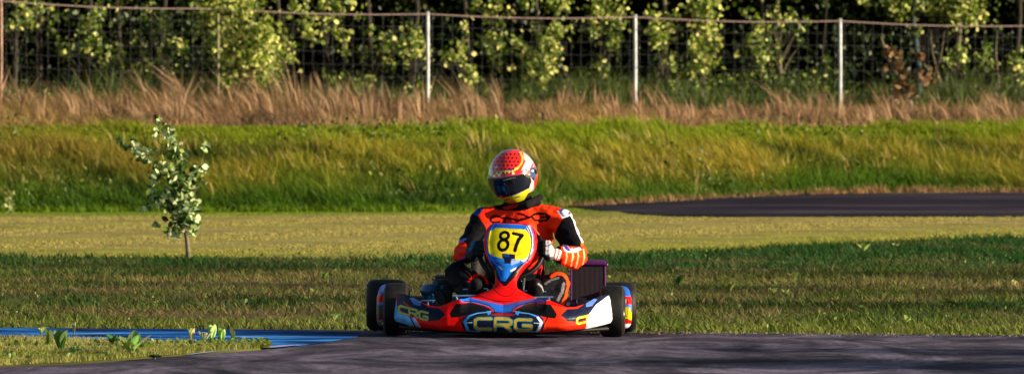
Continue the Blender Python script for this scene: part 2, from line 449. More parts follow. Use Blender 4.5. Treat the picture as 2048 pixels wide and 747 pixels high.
blades('field_grass', P, H, rng.uniform(0.006, 0.013, n), rng.normal(0, 0.7, (n, 2)) + [-0.2, 0], C, M_bank, 'short patchy grass of the field between the track and the bank', 'grass')

# island
n = 26000
u = rng.uniform(0, 1, n); X0 = isl[0][0] * 0.72; xq = X0 + (gx(540, 37) - X0) * u
yn = np.interp(xq, X, Yn) if False else np.interp(xq, np.array([p[0] for p in isl]), np.array([p[1] for p in isl]))
yf = np.interp(xq, np.array([p[0] for p in isl]), np.array([p[2] for p in isl]))
Yq = yn + (yf - yn) * rng.uniform(0.0, 1.0, n)
cc = lerp(STRAW * 1.0, MID, np.clip(0.45 + 0.5 * smooth_noise(xq * 3, Yq * 2, 4), 0, 1)[:, None])
blades('island_grass', np.stack([xq, Yq, gz(xq, Yq) + 0.01], 1), rng.uniform(0.012, 0.05, n) * .7, rng.uniform(0.003, 0.007, n), rng.normal(0, 0.5, (n, 2)), jitter(cc, n, .3), M_bank, 'pale short grass on the island beside the blue strip', 'grass')

# long grass grows in tufts: every tuft has its own lean, height and tone
def tufts(name, X, Y, per, spread, H, Wd, lean, leansd, C, mat, label, fan=0.25, dz=-0.01, jit=0.22):
    n = len(X); k = np.repeat(np.arange(n), per); m = len(k)
    th = rng.uniform(0, 6.28, m); rr = np.sqrt(rng.uniform(0, 1, m)) * spread
    x = X[k] + np.cos(th) * rr; y = Y[k] + np.sin(th) * rr
    L = lean[k] + rng.normal(0, leansd, (m, 2)) + np.stack([np.cos(th), np.sin(th)], 1) * fan
    return blades(name, np.stack([x, y, gz(x, y) + dz], 1), H[k] * rng.uniform(.55, 1.15, m), rng.uniform(Wd[0], Wd[1], m), L, jitter(C[k], m, jit), mat, label, 'grass')
def bank_cols(X, Y, t):
    n1 = smooth_noise(X * 1.2, Y * 0.8, 11); n2 = smooth_noise(X * 3.2 + Y, Y * 2, 12); rn = rng.uniform(-1, 1, len(X)); Rr = sstep(1, 6, X)
    g_ = np.clip(sstep(0.12, 0.5, t + 0.16 * n1 + .18 * Rr) * (0.42 + 0.38 * rn + 0.28 * n1 + .2 * n2), 0, 1)
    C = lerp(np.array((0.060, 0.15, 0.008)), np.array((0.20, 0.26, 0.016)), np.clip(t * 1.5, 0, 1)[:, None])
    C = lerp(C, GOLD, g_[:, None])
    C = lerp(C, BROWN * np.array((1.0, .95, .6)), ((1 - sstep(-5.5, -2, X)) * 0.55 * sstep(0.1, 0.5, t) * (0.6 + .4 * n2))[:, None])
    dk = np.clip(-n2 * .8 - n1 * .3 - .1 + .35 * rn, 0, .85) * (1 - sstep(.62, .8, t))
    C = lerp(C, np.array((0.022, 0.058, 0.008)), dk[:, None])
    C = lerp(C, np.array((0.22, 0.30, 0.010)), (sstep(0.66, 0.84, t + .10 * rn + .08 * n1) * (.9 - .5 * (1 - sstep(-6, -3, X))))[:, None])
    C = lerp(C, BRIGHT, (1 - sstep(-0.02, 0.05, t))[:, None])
    C = lerp(C, DRY, ((1 - sstep(-0.005, 0.035, t)) * sstep(0, 1, X))[:, None])
    return C, n1, n2, rn
n = 15000
X = rng.uniform(-11.5, 11.5, n); Yb, Zb, Yc, Zc = bank_line(np.clip(X, -9, 9)); t = rng.uniform(-0.02, 1.10, n); Y = Yb + t * 4.5
C, n1, n2, rn = bank_cols(X, Y, t)
H = (0.19 + 0.07 * rn + 0.06 * n2) * lerp(1.0, np.clip(0.42 + .22 * n2 + .25 * n1, .12, 1), sstep(0.62, 0.84, t)) * lerp(0.4, 1, sstep(-0.02, 0.12, t))
ln = np.stack([-0.30 - .35 * n1 + rng.normal(0, .28, n), -0.2 + rng.normal(0, .15, n)], 1)
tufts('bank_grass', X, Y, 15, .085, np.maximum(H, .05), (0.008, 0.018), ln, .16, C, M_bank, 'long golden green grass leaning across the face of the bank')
n = 75000
X = rng.uniform(-11.5, 11.5, n); Yb, Zb, Yc, Zc = bank_line(np.clip(X, -9, 9)); t = rng.uniform(-0.02, 1.10, n); Y = Yb + t * 4.5
C, n1, n2, rn = bank_cols(X, Y, t)
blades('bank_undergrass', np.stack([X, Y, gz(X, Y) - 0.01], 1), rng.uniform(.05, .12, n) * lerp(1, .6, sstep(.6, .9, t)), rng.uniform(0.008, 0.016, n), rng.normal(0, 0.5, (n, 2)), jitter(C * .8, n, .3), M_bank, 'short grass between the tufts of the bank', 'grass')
# seed heads standing proud of the bank, in loose drifts
n = 330
X = rng.uniform(-11.5, 11.5, n); Yb, Zb, Yc, Zc = bank_line(X); t = np.clip(rng.normal(0.45, 0.2, n), 0.12, 0.72); Y = Yb + t * 4.5
C = lerp(np.array((0.36, 0.27, 0.05)), np.array((.42, .33, .12)), rng.uniform(0, 1, (n, 1)))
tufts('bank_seed_heads', X, Y, 5, .10, rng.uniform(0.16, 0.32, n), (0.014, 0.026), np.stack([rng.normal(-.35, .25, n), rng.normal(-.2, .1, n)], 1), .12, C, M_bank, 'pale seed heads among the long grass of the bank', dz=.03)

# dry grass behind the crest
def fy(X): return 100 + 0.58 * (np.asarray(X, float) + 6.65)
n = 5600
X = rng.uniform(-10.5, 10.5, n); Yb, Zb, Yc, Zc = bank_line(np.clip(X, -9, 9)); t = rng.uniform(0, 1, n) ** 0.9
Y = Yc + 0.55 + .3 * smooth_noise(X * 2.2, X * 0, 29) + t * (fy(X) + 1.3 - Yc - 0.55)
n1 = smooth_noise(X * 1.1, Y * 0.5, 21); n2 = smooth_noise(X * 3.2, Y * 1.6, 22); rn = rng.uniform(-1, 1, n)
leftness = 1 - sstep(-5, 2.5, X)
H = (0.25 + .11 * rn) * (1 + 0.30 * n1 + .30 * n2) * (0.68 + 0.36 * leftness) * (0.50 + 0.5 * t)
C = lerp(DRY, BROWN * 0.75, np.clip(0.35 + 0.5 * n2 + .35 * rn, 0, 1)[:, None])
C = lerp(C, np.array((.07, .045, .035)), np.clip(1.3 * (smooth_noise(X * 1.7, Y * .8, 25) - .15), 0, .85)[:, None])
C = lerp(C, np.array((.46, .31, .09)), (np.clip(smooth_noise(X * 1.3, Y * .5, 26) * .9 + .1, 0, .8) * (1 - t))[:, None])
C = lerp(C, MID * 0.5, np.clip(0.30 * n1 + 0.9 * (t - 0.60) * (1 - leftness), 0, .85)[:, None])
tufts('dry_grass', X, Y, 15, .12, np.maximum(H, .07), (0.008, 0.019), np.stack([-.25 + rng.normal(0, .42, n), rng.normal(0, .2, n)], 1), .28, C, M_bank, 'thick pinkish brown dry grass along the foot of the fence', fan=.4, jit=.3)
n = 620
X = rng.uniform(-10, 10, n); t = rng.uniform(0.15, 1.05, n); Yb, Zb, Yc, Zc = bank_line(np.clip(X, -9, 9)); Y = Yc + 0.6 + t * (fy(X) - Yc)
H = (.20 + .36 * rng.uniform(0, 1, n) ** 2.6) * (0.85 + 0.45 * (1 - sstep(-5, 2, X)))
tufts('dry_plumes', X, Y, 12, .05, H, (0.010, 0.026), np.stack([rng.normal(-.25, .25, n), rng.normal(0, .1, n)], 1), .07, lerp(np.array((0.46, 0.29, 0.165)), np.array((.28, .18, .10)), rng.uniform(0, 1, (n, 1))), M_bank, 'tall pointed plumes of dry grass standing above the brown grass', fan=.12, dz=0)
# green weeds at the wood edge, thicker to the right
n = 34000
X = rng.uniform(-10, 10, n); keep = rng.uniform(0, 1, n) < 0.25 + 0.75 * sstep(-1.5, 3, X); X = X[keep]; n = len(X)
Y = fy(X) + rng.uniform(0.2, 2.6, n); n1 = smooth_noise(X * 2.5, Y * 1.5, 31)
H = rng.uniform(0.25, 0.62, n) * (1 + 0.4 * n1)
blades('wood_edge_weeds', np.stack([X, Y, gz(X, Y)], 1), np.maximum(H, .1), rng.uniform(0.014, 0.035, n), rng.normal(0, 0.35, (n, 2)), jitter(np.tile(np.array((0.085, 0.125, 0.022)), (n, 1)), n, .5), M_leaf, 'green weeds and nettles growing at the wood edge behind the fence', 'weeds')
# ------------------------------------------------------------------ leaves and trees
def leaf_mesh(name, P, S, col, flat=0.25, face=None):
    """one rounded, slightly folded leaf per point"""
    n = len(P)
    nrm = rng.normal(0, 1, (n, 3)); nrm /= np.linalg.norm(nrm, axis=1, keepdims=True)
    if face is not None:
        nrm = nrm * 0.8 + np.asarray(face) * rng.uniform(0, 1.0, (n, 1)) * np.sign(rng.uniform(-0.15, 1, (n, 1)))
        nrm /= np.linalg.norm(nrm, axis=1, keepdims=True)
    r = rng.normal(0, 1, (n, 3)); u = np.cross(nrm, r); u /= np.linalg.norm(u, axis=1, keepdims=True); w = np.cross(nrm, u)
    S = S[:, None]
    a = P - u * S * 0.5; bq = P + u * S * 0.55
    c1 = P - u * S * .15 + w * S * 0.36 + nrm * S * flat * .4; c2 = P + u * S * .22 + w * S * 0.30 + nrm * S * flat * .4
    d1 = P - u * S * .15 - w * S * 0.36 + nrm * S * flat * .4; d2 = P + u * S * .22 - w * S * 0.30 + nrm * S * flat * .4
    V = np.stack([a, bq, c1, c2, d1, d2], 1).reshape(-1, 3); k = np.arange(n) * 6
    Q = np.concatenate([np.stack([k, k + 1, k + 3, k + 2], 1), np.stack([k, k + 4, k + 5, k + 1], 1)])
    return np_mesh(name, V, Q, col=np.repeat(col, 6, 0))

LEAF = np.array((0.25, 0.34, 0.03)); LEAFD = np.array((0.035, 0.075, 0.015)); LEAF_LIT = np.array((0.66, 0.68, 0.20))  # the last tone paints sunlit highlights on single leaves
def leaf_cols(n, bright=0.5):
    t = rng.uniform(0, 1, (n, 1))
    c = lerp(LEAFD, LEAF, np.clip(t + bright - 0.5, 0, 1)); c = np.where(rng.uniform(0, 1, (n, 1)) < 0.26 * (bright + .15) * 2, LEAF_LIT, c)
    return jitter(c, n, 0.25)

def young_tree(px, clusters, label, dY=2.0, lean=0, tall=6.5, crown_w=1.0, size=0.070, bright=0.5, dens=36, trunk_r=0.035, pale=False, topn=900):
    """clusters: (px, py, spread px) of the leaf clumps one can see"""
    bright -= .22  # shade of the wood edge put into darker leaf colours
    X0 = (px - 1024) * 104 / F; Y0 = float(fy(X0)) + dY; X0 = (px - 1024) * Y0 / F
    z0 = float(gz(X0, Y0)); root = empty('young_tree', (X0, Y0, z0))
    tag(root, label, 'tree', 'young trees along the wood edge behind the fence')
    mb = MB(); k = 9
    def trunk_at(z): return Vector((lean * (z / 3.0) + 0.05 * math.sin(z * 2 + px), 0.04 * math.sin(z * 1.7 + px * .3), z))
    mb.tube([trunk_at(tall * q / k) for q in range(k + 1)], [trunk_r * (1 - 0.85 * q / k) for q in range(k + 1)], n=7)
    Ps = []; 
    for (cx, cy, sp) in clusters:
        c = at(cx, cy, Y0 - rng.uniform(0.0, 0.9)) - Vector((X0, Y0, z0)); s = sp * Y0 / F * .75
        st = trunk_at(max(0.2, c.z - 0.25 - rng.uniform(0, .35)))
        mid = st.lerp(c, 0.55) + Vector((0, 0, 0.03)); mb.tube([st, mid, c], [0.011, 0.007, 0.003], n=5)
        m = max(5, int(dens * (sp / 20.0) ** 1.5))
        q = rng.normal(0, 0.5, (m, 3)) * np.array((s, s * 0.8, s * 1.1)) + np.array(c)
        sc_ = rng.uniform(0, 1, (m, 1)) < .3; q = np.where(sc_, np.array(c) + (q - np.array(c)) * 2.3, q)
        Ps.append(q)
    # inner leaves all along the stem, their shade put into a darker colour
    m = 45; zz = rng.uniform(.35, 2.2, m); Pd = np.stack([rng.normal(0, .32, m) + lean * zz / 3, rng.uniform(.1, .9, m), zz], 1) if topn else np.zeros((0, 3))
    # crown above the picture, which shades the wood behind
    m = topn; zz = rng.uniform(1.95, tall + 0.6, m); wv = crown_w * np.clip(1.15 - abs(zz - 4.0) / 4.2, 0.15, 1)
    nb = 26; ang = rng.uniform(0, 6.28, nb); bz = rng.uniform(2.1, tall, nb); br = crown_w * np.clip(1.1 - abs(bz - 4.0) / 4.2, 0.2, 1) * rng.uniform(.5, 1, nb)
    cen = np.stack([np.cos(ang) * br, np.sin(ang) * br, bz], 1)
    for c in cen[::2]: mb.tube([trunk_at(max(.5, c[2] - .6)), Vector(c)], [0.012, 0.004], n=4)
    Ps.append(cen[rng.integers(0, nb, m)] + rng.normal(0, 0.26, (m, 3)) + np.array([lean, 0, 0]))
    P = np.concatenate(Ps + [Pd]); nn = len(P)
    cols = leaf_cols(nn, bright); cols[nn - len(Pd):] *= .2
    mb.build('trunk', M_palebark if pale else M_bark, root)
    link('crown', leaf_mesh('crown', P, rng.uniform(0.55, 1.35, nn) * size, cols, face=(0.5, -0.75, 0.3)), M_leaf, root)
    return root

def column(px, y0, y1, w, n, sp, drift=0):
    out = []
    for q in range(n):
        t = (q + rng.uniform(0, .9)) / n
        out.append((px + drift * t + rng.normal(0, w * .75), y0 + (y1 - y0) * t + rng.normal(0, 4), sp * rng.uniform(.45, 1.05)))
    return out
T = young_tree
T(25, column(20, -10, 60, 30, 8, 17) + [(15, 62, 14), (60, 40, 14)], 'sparse young tree beside the rusty corner post of the fence', dY=1.6)
T(75, column(70, -5, 45, 22, 9, 18) + [(78, 20, 20), (62, 62, 14)], 'young tree with a hanging tuft of pale leaves next to the rusty post')
T(175, column(165, 20, 125, 40, 18, 18, 25) + [(200, 118, 14), (120, 100, 16), (105, 70, 15), (190, 90, 18)], 'young tree whose leaf clumps trail down to dry grass spikes', dY=1.8)
T(240, [(228, 105, 13), (245, 112, 12), (236, 95, 12)] + column(245, -20, 20, 40, 5, 16), 'thin young tree with one small low leaf tuft', dY=2.6, bright=.4)
T(330, column(340, 20, 165, 34, 22, 17, -20) + [(325, 100, 16), (330, 160, 18), (305, 158, 14), (360, 90, 16), (292, 40, 13)], 'young tree with dark green foliage left of the leafiest tree', dY=2.2, bright=.38)
T(448, column(470, -20, 120, 46, 46, 24, 10) + column(425, 0, 90, 16, 16, 20) + column(510, 60, 160, 30, 24, 20) + column(450, 100, 165, 25, 10, 16), 'leafiest young tree hiding a fence post in bright leaves', dY=.85, bright=.8, dens=34, pale=True)
T(560, column(545, 60, 170, 30, 22, 19, -8) + column(590, -10, 70, 24, 12, 18) + [(520, 168, 18), (545, 115, 20)], 'young tree with yellowish clumps right of the leafiest tree', dY=1.7, bright=.7)
T(655, column(655, 0, 50, 36, 10, 16) + [(645, 55, 12), (668, 62, 14), (684, 88, 15), (695, 68, 13), (690, 105, 12), (648, 150, 12), (672, 165, 14), (668, 180, 12), (700, 10, 14)], 'young tree with scattered round leaves over a dark gap', dY=2.0, bright=.65)
T(735, [(722, 110, 17), (735, 108, 14), (722, 162, 14), (738, 160, 16), (740, 60, 10), (775, 85, 16), (790, 95, 14), (778, 122, 16), (765, 75, 12)] + column(770, 60, 120, 18, 8, 13), 'young tree with low pale tuft just left of a bright post', dY=1.8, bright=.6)
T(828, column(825, 62, 120, 18, 16, 20) + [(810, 90, 18), (838, 75, 18), (820, 180, 13), (840, 176, 14), (815, 110, 16)], 'bushy young tree touching the bright post beside it', dY=1.5, bright=.65)
T(930, [(925, 55, 12), (922, 88, 12), (922, 100, 14), (895, 115, 13), (905, 114, 13), (925, 122, 14), (938, 138, 16), (945, 150, 17), (940, 165, 13), (950, 155, 13), (890, 120, 10), (932, 75, 8), (930, 48, 9)], 'young tree with an arching branch of yellow leaves', dY=1.3, bright=.8, size=.07)
T(985, column(980, 65, 120, 16, 10, 15) + [(972, 75, 15), (975, 92, 13), (992, 128, 17), (990, 140, 14), (995, 42, 15), (1010, 80, 12), (1000, 95, 14)] + column(985, 0, 30, 40, 12, 18), 'young tree with narrow hanging tufts behind the helmet', dY=1.9, bright=.6)
T(1075, column(1105, 55, 160, 14, 24, 19, -10) + column(1060, 80, 155, 26, 22, 17) + [(1068, 55, 13), (1105, 8, 24), (1130, 12, 18), (1048, 8, 16), (1085, 130, 20)], 'young tree dense with leaves in the middle of the wood edge', dY=1.4, bright=.68)
T(1205, column(1205, -10, 75, 26, 24, 20, 5) + [(1225, 30, 20), (1240, 25, 18), (1200, 60, 16), (1195, 120, 14), (1200, 130, 15), (1210, 148, 12), (1224, 95, 12)], 'young tree with leaves massed at the top wire of the fence', dY=1.8, bright=.68)
T(1325, column(1325, 25, 85, 18, 16, 19) + column(1335, 80, 165, 12, 8, 11, 10) + [(1318, 75, 16), (1395, 20, 16), (1305, 60, 14)], 'slim young tree standing right of the second bright post', dY=1.6, bright=.75, pale=True)
T(1410, column(1408, -5, 150, 16, 40, 19, 4) + [(1435, 85, 14), (1380, 22, 18), (1425, 5, 20), (1382, 135, 16), (1390, 125, 14)], 'young tree with a tall narrow column of leaves', dY=1.5, bright=.7, pale=True)
T(1520, column(1512, 35, 120, 12, 18, 15, 12) + column(1524, 100, 175, 8, 12, 12) + [(1490, 24, 10), (1508, 75, 16), (1475, 108, 9)], 'young tree with a thin leafy stem and drooping twigs', dY=1.7, bright=.6)
T(1560, column(1553, 10, 165, 10, 14, 12) + column(1580, 20, 60, 22, 9, 14) + [(1598, 56, 10), (1604, 85, 7), (1545, 110, 12)], 'thin young tree left of the last bright post', dY=2.3, bright=.45, pale=True)
T(1650, [(1652, 118, 9), (1650, 128, 14), (1655, 145, 16), (1648, 158, 18), (1660, 152, 14), (1735, 165, 9)], 'low leafy sprout left of the last bright post', dY=1.0, tall=3.0, crown_w=.5, topn=0, bright=.3, trunk_r=.012)
T(1850, column(1800, -5, 18, 34, 12, 22) + column(1880, -20, 22, 70, 44, 26) + column(1915, 10, 40, 32, 24, 20) + [(1945, 25, 14), (1838, 62, 12), (1790, 10, 20)], 'older tree whose leafy crown hangs over the top wire', dY=1.8, bright=.62, trunk_r=.06, dens=34)
T(1920, [(1928, 108, 14), (1925, 120, 12), (1905, 120, 14), (1898, 130, 13), (1930, 130, 12), (1900, 112, 10)] + column(1926, 98, 135, 8, 9, 12), 'slight young tree with a pair of lit leaf tufts', dY=1.4, bright=.55, topn=600, pale=True)
T(1975, [(1973, 95, 10), (1972, 108, 12), (1965, 125, 14), (1975, 128, 12), (1950, 112, 8), (1960, 135, 10)] + column(1968, 95, 140, 10, 9, 12), 'slight young tree with a bright hanging tuft near the fence end', dY=1.6, bright=.5, topn=600)
T(2034, column(2032, 108, 150, 7, 12, 12) + [(2028, 112, 11), (2038, 125, 10), (2040, 148, 10)], 'thin bent young tree at the far end of the fence', dY=1.2, bright=.45, topn=600)
# bare stems
def bare(px0, py0, px1, py1, r, dY, name, label, cat, mat, twigs=(), dz=0.0):
    X0 = (px0 - 1024) * 104 / F; Y0 = float(fy(X0)) + dY
    a_ = at(px0, py0, Y0); a_.z = float(gz(a_.x, Y0)) - .02; b_ = at(px1, py1, Y0 + dz)
    root = empty(name, a_); tag(root, label, cat)
    mb = MB(); m1 = (b_ - a_) * 0.4 + Vector((.03, 0, .02)); mb.tube([(0, 0, 0), m1, (b_ - a_) * .75 - Vector((.02, 0, 0)), b_ - a_], [r, r * .8, r * .55, r * .2], n=7)
    mb.build('trunk', mat, root)
    return root, a_, Y0
r0, a0, Yd = bare(1830, 200, 1762, 75, 0.05, -0.2, 'dead_tree', 'leaning dead tree trunk wrapped in dry brown growth', 'tree', M_palebark)
P = []
for (cx, cy, sp, m) in [(1790, 112, 9, 20), (1778, 104, 8, 12), (1797, 128, 10, 26), (1806, 150, 12, 30), (1772, 135, 7, 9), (1802, 168, 14, 34), (1818, 182, 16, 40), (1795, 190, 14, 30), (1838, 110, 10, 12), (1850, 150, 22, 30)]:
    c = at(cx, cy, Yd) - a0; P.append(rng.normal(0, 0.5, (m, 3)) * (sp * Yd / F) + np.array(c))
P = np.concatenate(P); nn = len(P)
link('dead_leaves', leaf_mesh('dead_leaves', P, rng.uniform(.04, .13, nn), jitter(lerp(DRY, BROWN * .6, rng.uniform(0, 1, (nn, 1))), nn, .3)), M_leaf, r0)['label'] = 'dry curled brown leaves'
r1, a1, Y1 = bare(1838, 180, 1828, -20, 0.045, 1.0, 'tree_trunk', 'bluish bare trunk standing behind the dead tree', 'tree', simple('blue_grey_bark', (0.05, .075, .085), .9, var=.3, scale=8))
r1, a1, Y1 = bare(1885, 190, 1862, 60, 0.018, 0.9, 'forked_sapling', 'bare forked sapling just right of the dead tree', 'tree', M_palebark)
mb = MB(); c0 = at(1878, 120, Y1) - a1; mb.tube([c0 + Vector((0, 0, -.1)), at(1884, 100, Y1) - a1, at(1890, 60, Y1) - a1], [.012, .009, .004], n=6); mb.build('branch', M_palebark, r1)
bare(1992, 190, 1995, 60, 0.020, 0.9, 'bare_sapling', 'bare pale stem between the last two leafy saplings', 'tree', M_palebark)
bare(1176, 162, 1118, 118, 0.012, 0.8, 'fallen_branch', 'grey dead branch leaning in the dark gap mid wood', 'branch', M_palebark)

# dense dark wood behind
def mass(name, n, size, y0, y1, z0, z1, label, col):
    X = rng.uniform(-13.5, 13.5, n); Y = fy(X) + rng.uniform(y0, y1, n); Z = rng.uniform(z0, z1, n)
    P = np.stack([X, Y, Z], 1) + rng.normal(0, .15, (n, 3))
    o = link(name, leaf_mesh(name, P, rng.uniform(.6, 1.3, n) * size, jitter(np.tile(col, (n, 1)), n, .5), flat=.1), M_dark)
    return tag(o, label, 'wood', kind='stuff')
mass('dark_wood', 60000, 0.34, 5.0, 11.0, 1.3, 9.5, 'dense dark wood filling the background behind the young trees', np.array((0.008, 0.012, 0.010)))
def leaf_drift(name, n, yf, z, size, cols, thr, sc, label, cat, seed):
    X = rng.uniform(-10.5, 10.5, n); Y, Z = yf(X, n), z(X, n); f = smooth_noise(X * sc, Z * sc + Y * sc * .5, seed); k = f + rng.uniform(-.25, .25, n) > thr
    P = np.stack([X, Y, Z], 1)[k]; m = len(P)
    o = link(name, leaf_mesh(name, P, rng.uniform(.6, 1.3, m) * size, jitter(lerp(np.array(cols[0]), np.array(cols[1]), rng.uniform(0, 1, (m, 1)) ** 1.6), m, .3), face=(.5, -.75, .3)), M_leaf)
    return tag(o, label, cat, kind='stuff')
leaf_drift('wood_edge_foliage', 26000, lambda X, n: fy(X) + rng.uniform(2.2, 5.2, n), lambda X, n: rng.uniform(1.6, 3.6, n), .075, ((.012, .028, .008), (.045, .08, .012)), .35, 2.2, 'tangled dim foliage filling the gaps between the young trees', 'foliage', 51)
leaf_drift('edge_nettles', 9000, lambda X, n: fy(X) + rng.uniform(.2, 1.8, n), lambda X, n: 1.5 + rng.uniform(.1, .62, n) * (.55 + .5 * sstep(-1, 4, X)), .06, ((.04, .08, .015), (.24, .32, .05)), .15, 3.0, 'leafy green nettles rising behind the dry grass', 'nettles', 52)
def _by(X, n):
    global _t; _t = rng.uniform(.05, 1.0, n); return bank_line(np.clip(X, -9, 9))[0] + _t * 4.5
leaf_drift('bank_weeds', 15000, _by, lambda X, n: gz(X, bank_line(np.clip(X, -9, 9))[0] + _t * 4.5) + rng.uniform(.03, .20, n), .045, ((.02, .055, .008), (.22, .28, .03)), .42, 2.0, 'broad leaved weeds in patches over the face of the bank', 'weeds', 53)
n = 1500; u = rng.uniform(0, 1, n); xq = isl[0][0] * .7 + (gx(535, 37) - isl[0][0] * .7) * u; IX = [p[0] for p in isl]
Yq = lerp(np.interp(xq, IX, [p[1] for p in isl]), np.interp(xq, IX, [p[2] for p in isl]), rng.uniform(.05, .95, n)); k = smooth_noise(xq * 5, Yq * 3, 61) > .0; xq, Yq = xq[k], Yq[k]
o = link('island_clover', leaf_mesh('island_clover', np.stack([xq, Yq, gz(xq, Yq) + rng.uniform(.02, .05, len(xq))], 1), rng.uniform(.010, .026, len(xq)), jitter(np.tile((.12, .19, .03), (len(xq), 1)), len(xq), .6)), M_leaf)
tag(o, 'clover and small leaves in the grass of the island', 'clover', kind='stuff')
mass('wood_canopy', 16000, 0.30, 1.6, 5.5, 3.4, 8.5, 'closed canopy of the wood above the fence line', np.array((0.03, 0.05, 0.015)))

# ------------------------------------------------------------------ fence
fr = empty('wire_fence', (-6.65, 100, 1.5)); tag(fr, 'wire mesh fence with pale metal posts in front of the wood', 'fence')
fo = Vector((-6.65, 100, 1.5))
posts = [(-30 - 390, -6, None), (2, 1, 'r'), (436, 16, 'r2'), (855, 27, 'g'), (1270, 33, 'g'), (1680, 41, 'g'), (2088, 50, 'g')]
tops = []; M_weathered = simple('weathered_post', (.30, .27, .16), .8, var=.4, scale=9)
for px, py, kd in posts:
    # post stands on the fence line
    Y = 100.0
    for _ in range(20): Y = float(fy((px - 1024) * Y / F))
    p = at(px, py, Y); tops.append(p)
    zb = float(gz(p.x, Y))
    mb = MB(); w = {'r': .018, 'r2': .015}.get(kd, .026)
    mb.tube([(p.x, Y, zb - .1), (p.x + 0.004, Y, (zb + p.z) / 2), (p.x, Y, p.z + .01)], w, n=10); mb.ball((p.x, Y, p.z + .01), (w * 1.15, w * 1.15, w * .6), u=10, v=6)
    for q in range(7): mb.tube([(p.x - w * 1.25, Y - .012, zb + .15 + q * .19), (p.x + w * 1.25, Y - .012, zb + .15 + q * .19)], .004, n=5)
    o = mb.build('fence_post', M_post if kd in ('g', None) else (M_rustpost if kd == 'r' else M_weathered), None)
    o.data.transform(Matrix.Translation(-fo)); o.parent = fr
    if kd == 'r': o['label'] = 'rusty post at the left end'
mb = MB(); ms = MB()
for a_, b_ in zip(tops[:-1], tops[1:]):
    pts_ = [a_.lerp(b_, t) + Vector((0, -.03, -0.035 * math.sin(math.pi * t) - .01)) - fo for t in np.linspace(0, 1, 9)]
    ms.tube(pts_, 0.0075, n=6, cap=False)
    L = (b_ - a_).length; nv = int(L / 0.15)
    for q in range(1, 8):
        dz = 0.17 * q
        mb.tube([a_.lerp(b_, t) + Vector((0, -.03, -.03 * math.sin(math.pi * t) - dz)) - fo for t in np.linspace(0, 1, 6)], 0.0013, n=3, cap=False)
    for q in range(nv):
        t = (q + .5) / nv; p = a_.lerp(b_, t) + Vector((0, -.03, -.035 * math.sin(math.pi * t) - .01)) - fo
        s = random.uniform(-.012, .012)
        mb.tube([p, p + Vector((s, 0, -.6)), p - Vector((s, 0, 1.35))], 0.0012, n=3, cap=False)
mb.build('wire_mesh', M_wire, fr); ms.build('top_strand', M_strand, fr)

# ------------------------------------------------------------------ planted sapling in the field
sx, sy = hit(378, 521); sz = float(gz(sx, sy)); rt = empty('sapling', (sx, sy, sz))
tag(rt, 'small planted sapling with pale leaves standing alone in the mown field', 'sapling')
o3 = Vector((sx, sy, sz)); mb = MB()
def S(px, py, d=0): return at(px, py, sy + d) - o3
mb.tube([S(378, 524), S(374, 480), S(370, 455), S(366, 420), S(356, 370), S(348, 310), S(338, 250)], [.020, .0165, .0145, .010, .007, .005, .0025], n=10)
stems = [((366, 420), (335, 350), (300, 310), (262, 290)), ((370, 440), (390, 380), (402, 330), (410, 295)), ((360, 390), (330, 360), (312, 345), (300, 398)), ((352, 340), (335, 300), (312, 280), (305, 262)),
         ((366, 425), (350, 410), (330, 400), (315, 412)), ((360, 380), (380, 360), (395, 345), (408, 340)), ((370, 450), (380, 425), (392, 400), (398, 385)), ((350, 320), (342, 280), (325, 250), (318, 240)), ((368, 460), (352, 470), (348, 465), (340, 462)), ((370, 455), (380, 465), (385, 460), (388, 462))]
for s in stems: mb.tube([S(*p, d=-.03 * i * random.uniform(-1, 1)) for i, p in enumerate(s)], [.006, .0045, .003, .0015], n=6)
mb.build('trunk', M_palebark, rt)
LP = [(316, 240, 4), (334, 255, 5), (342, 270, 9), (345, 282, 7), (310, 268, 5), (268, 292, 9), (238, 281, 4), (250, 290, 3), (280, 305, 10), (292, 312, 10), (300, 320, 6), (322, 330, 7), (312, 338, 6), (356, 318, 5), (370, 315, 5), (352, 300, 12), (405, 335, 8), (412, 295, 6), (400, 360, 6), (392, 348, 8), (362, 330, 9), (345, 335, 9), (340, 345, 7), (348, 360, 12), (330, 345, 6), (320, 350, 5), (308, 352, 6), (375, 362, 7), (366, 380, 10), (360, 390, 10), (352, 372, 9), (312, 395, 9), (300, 385, 6), (330, 400, 10), (322, 402, 5), (385, 392, 9), (388, 408, 10), (372, 405, 9), (360, 410, 9), (384, 418, 7), (345, 420, 7), (335, 418, 6), (300, 412, 4), (284, 418, 4), (372, 430, 10), (360, 432, 7), (384, 436, 9), (345, 440, 7), (378, 448, 7), (390, 452, 6), (370, 455, 5), (358, 455, 5), (382, 465, 5), (340, 465, 5), (350, 468, 5), (330, 460, 4), (312, 448, 3)]
P = []; cl = []
for (x, y, w) in LP:
    for q in range(max(6, int(w * 2.1))):
        P.append(S(x + random.gauss(0, w * .75), y + random.gauss(0, w * .85), random.gauss(0, .08)))
        cl.append((0.66, 0.76, 0.40) if random.random() < .42 else ((0.03, 0.08, 0.015) if random.random() < .6 else (0.20, .30, .04)))
for _ in range(150):
    t = random.random(); P.append(S(350 + random.gauss(0, 20) + 18 * t, 300 + 150 * t, random.gauss(0, .08))); cl.append(random.choice([(.03, .085, .015), (.05, .12, .02), (.32, .38, .12)]))
P = np.array(P); nn = len(P)
link('crown', leaf_mesh('crown', P, rng.uniform(.034, .066, nn), jitter(np.array(cl), nn, .2), face=(.7, -.6, .2)), M_leaf, rt)
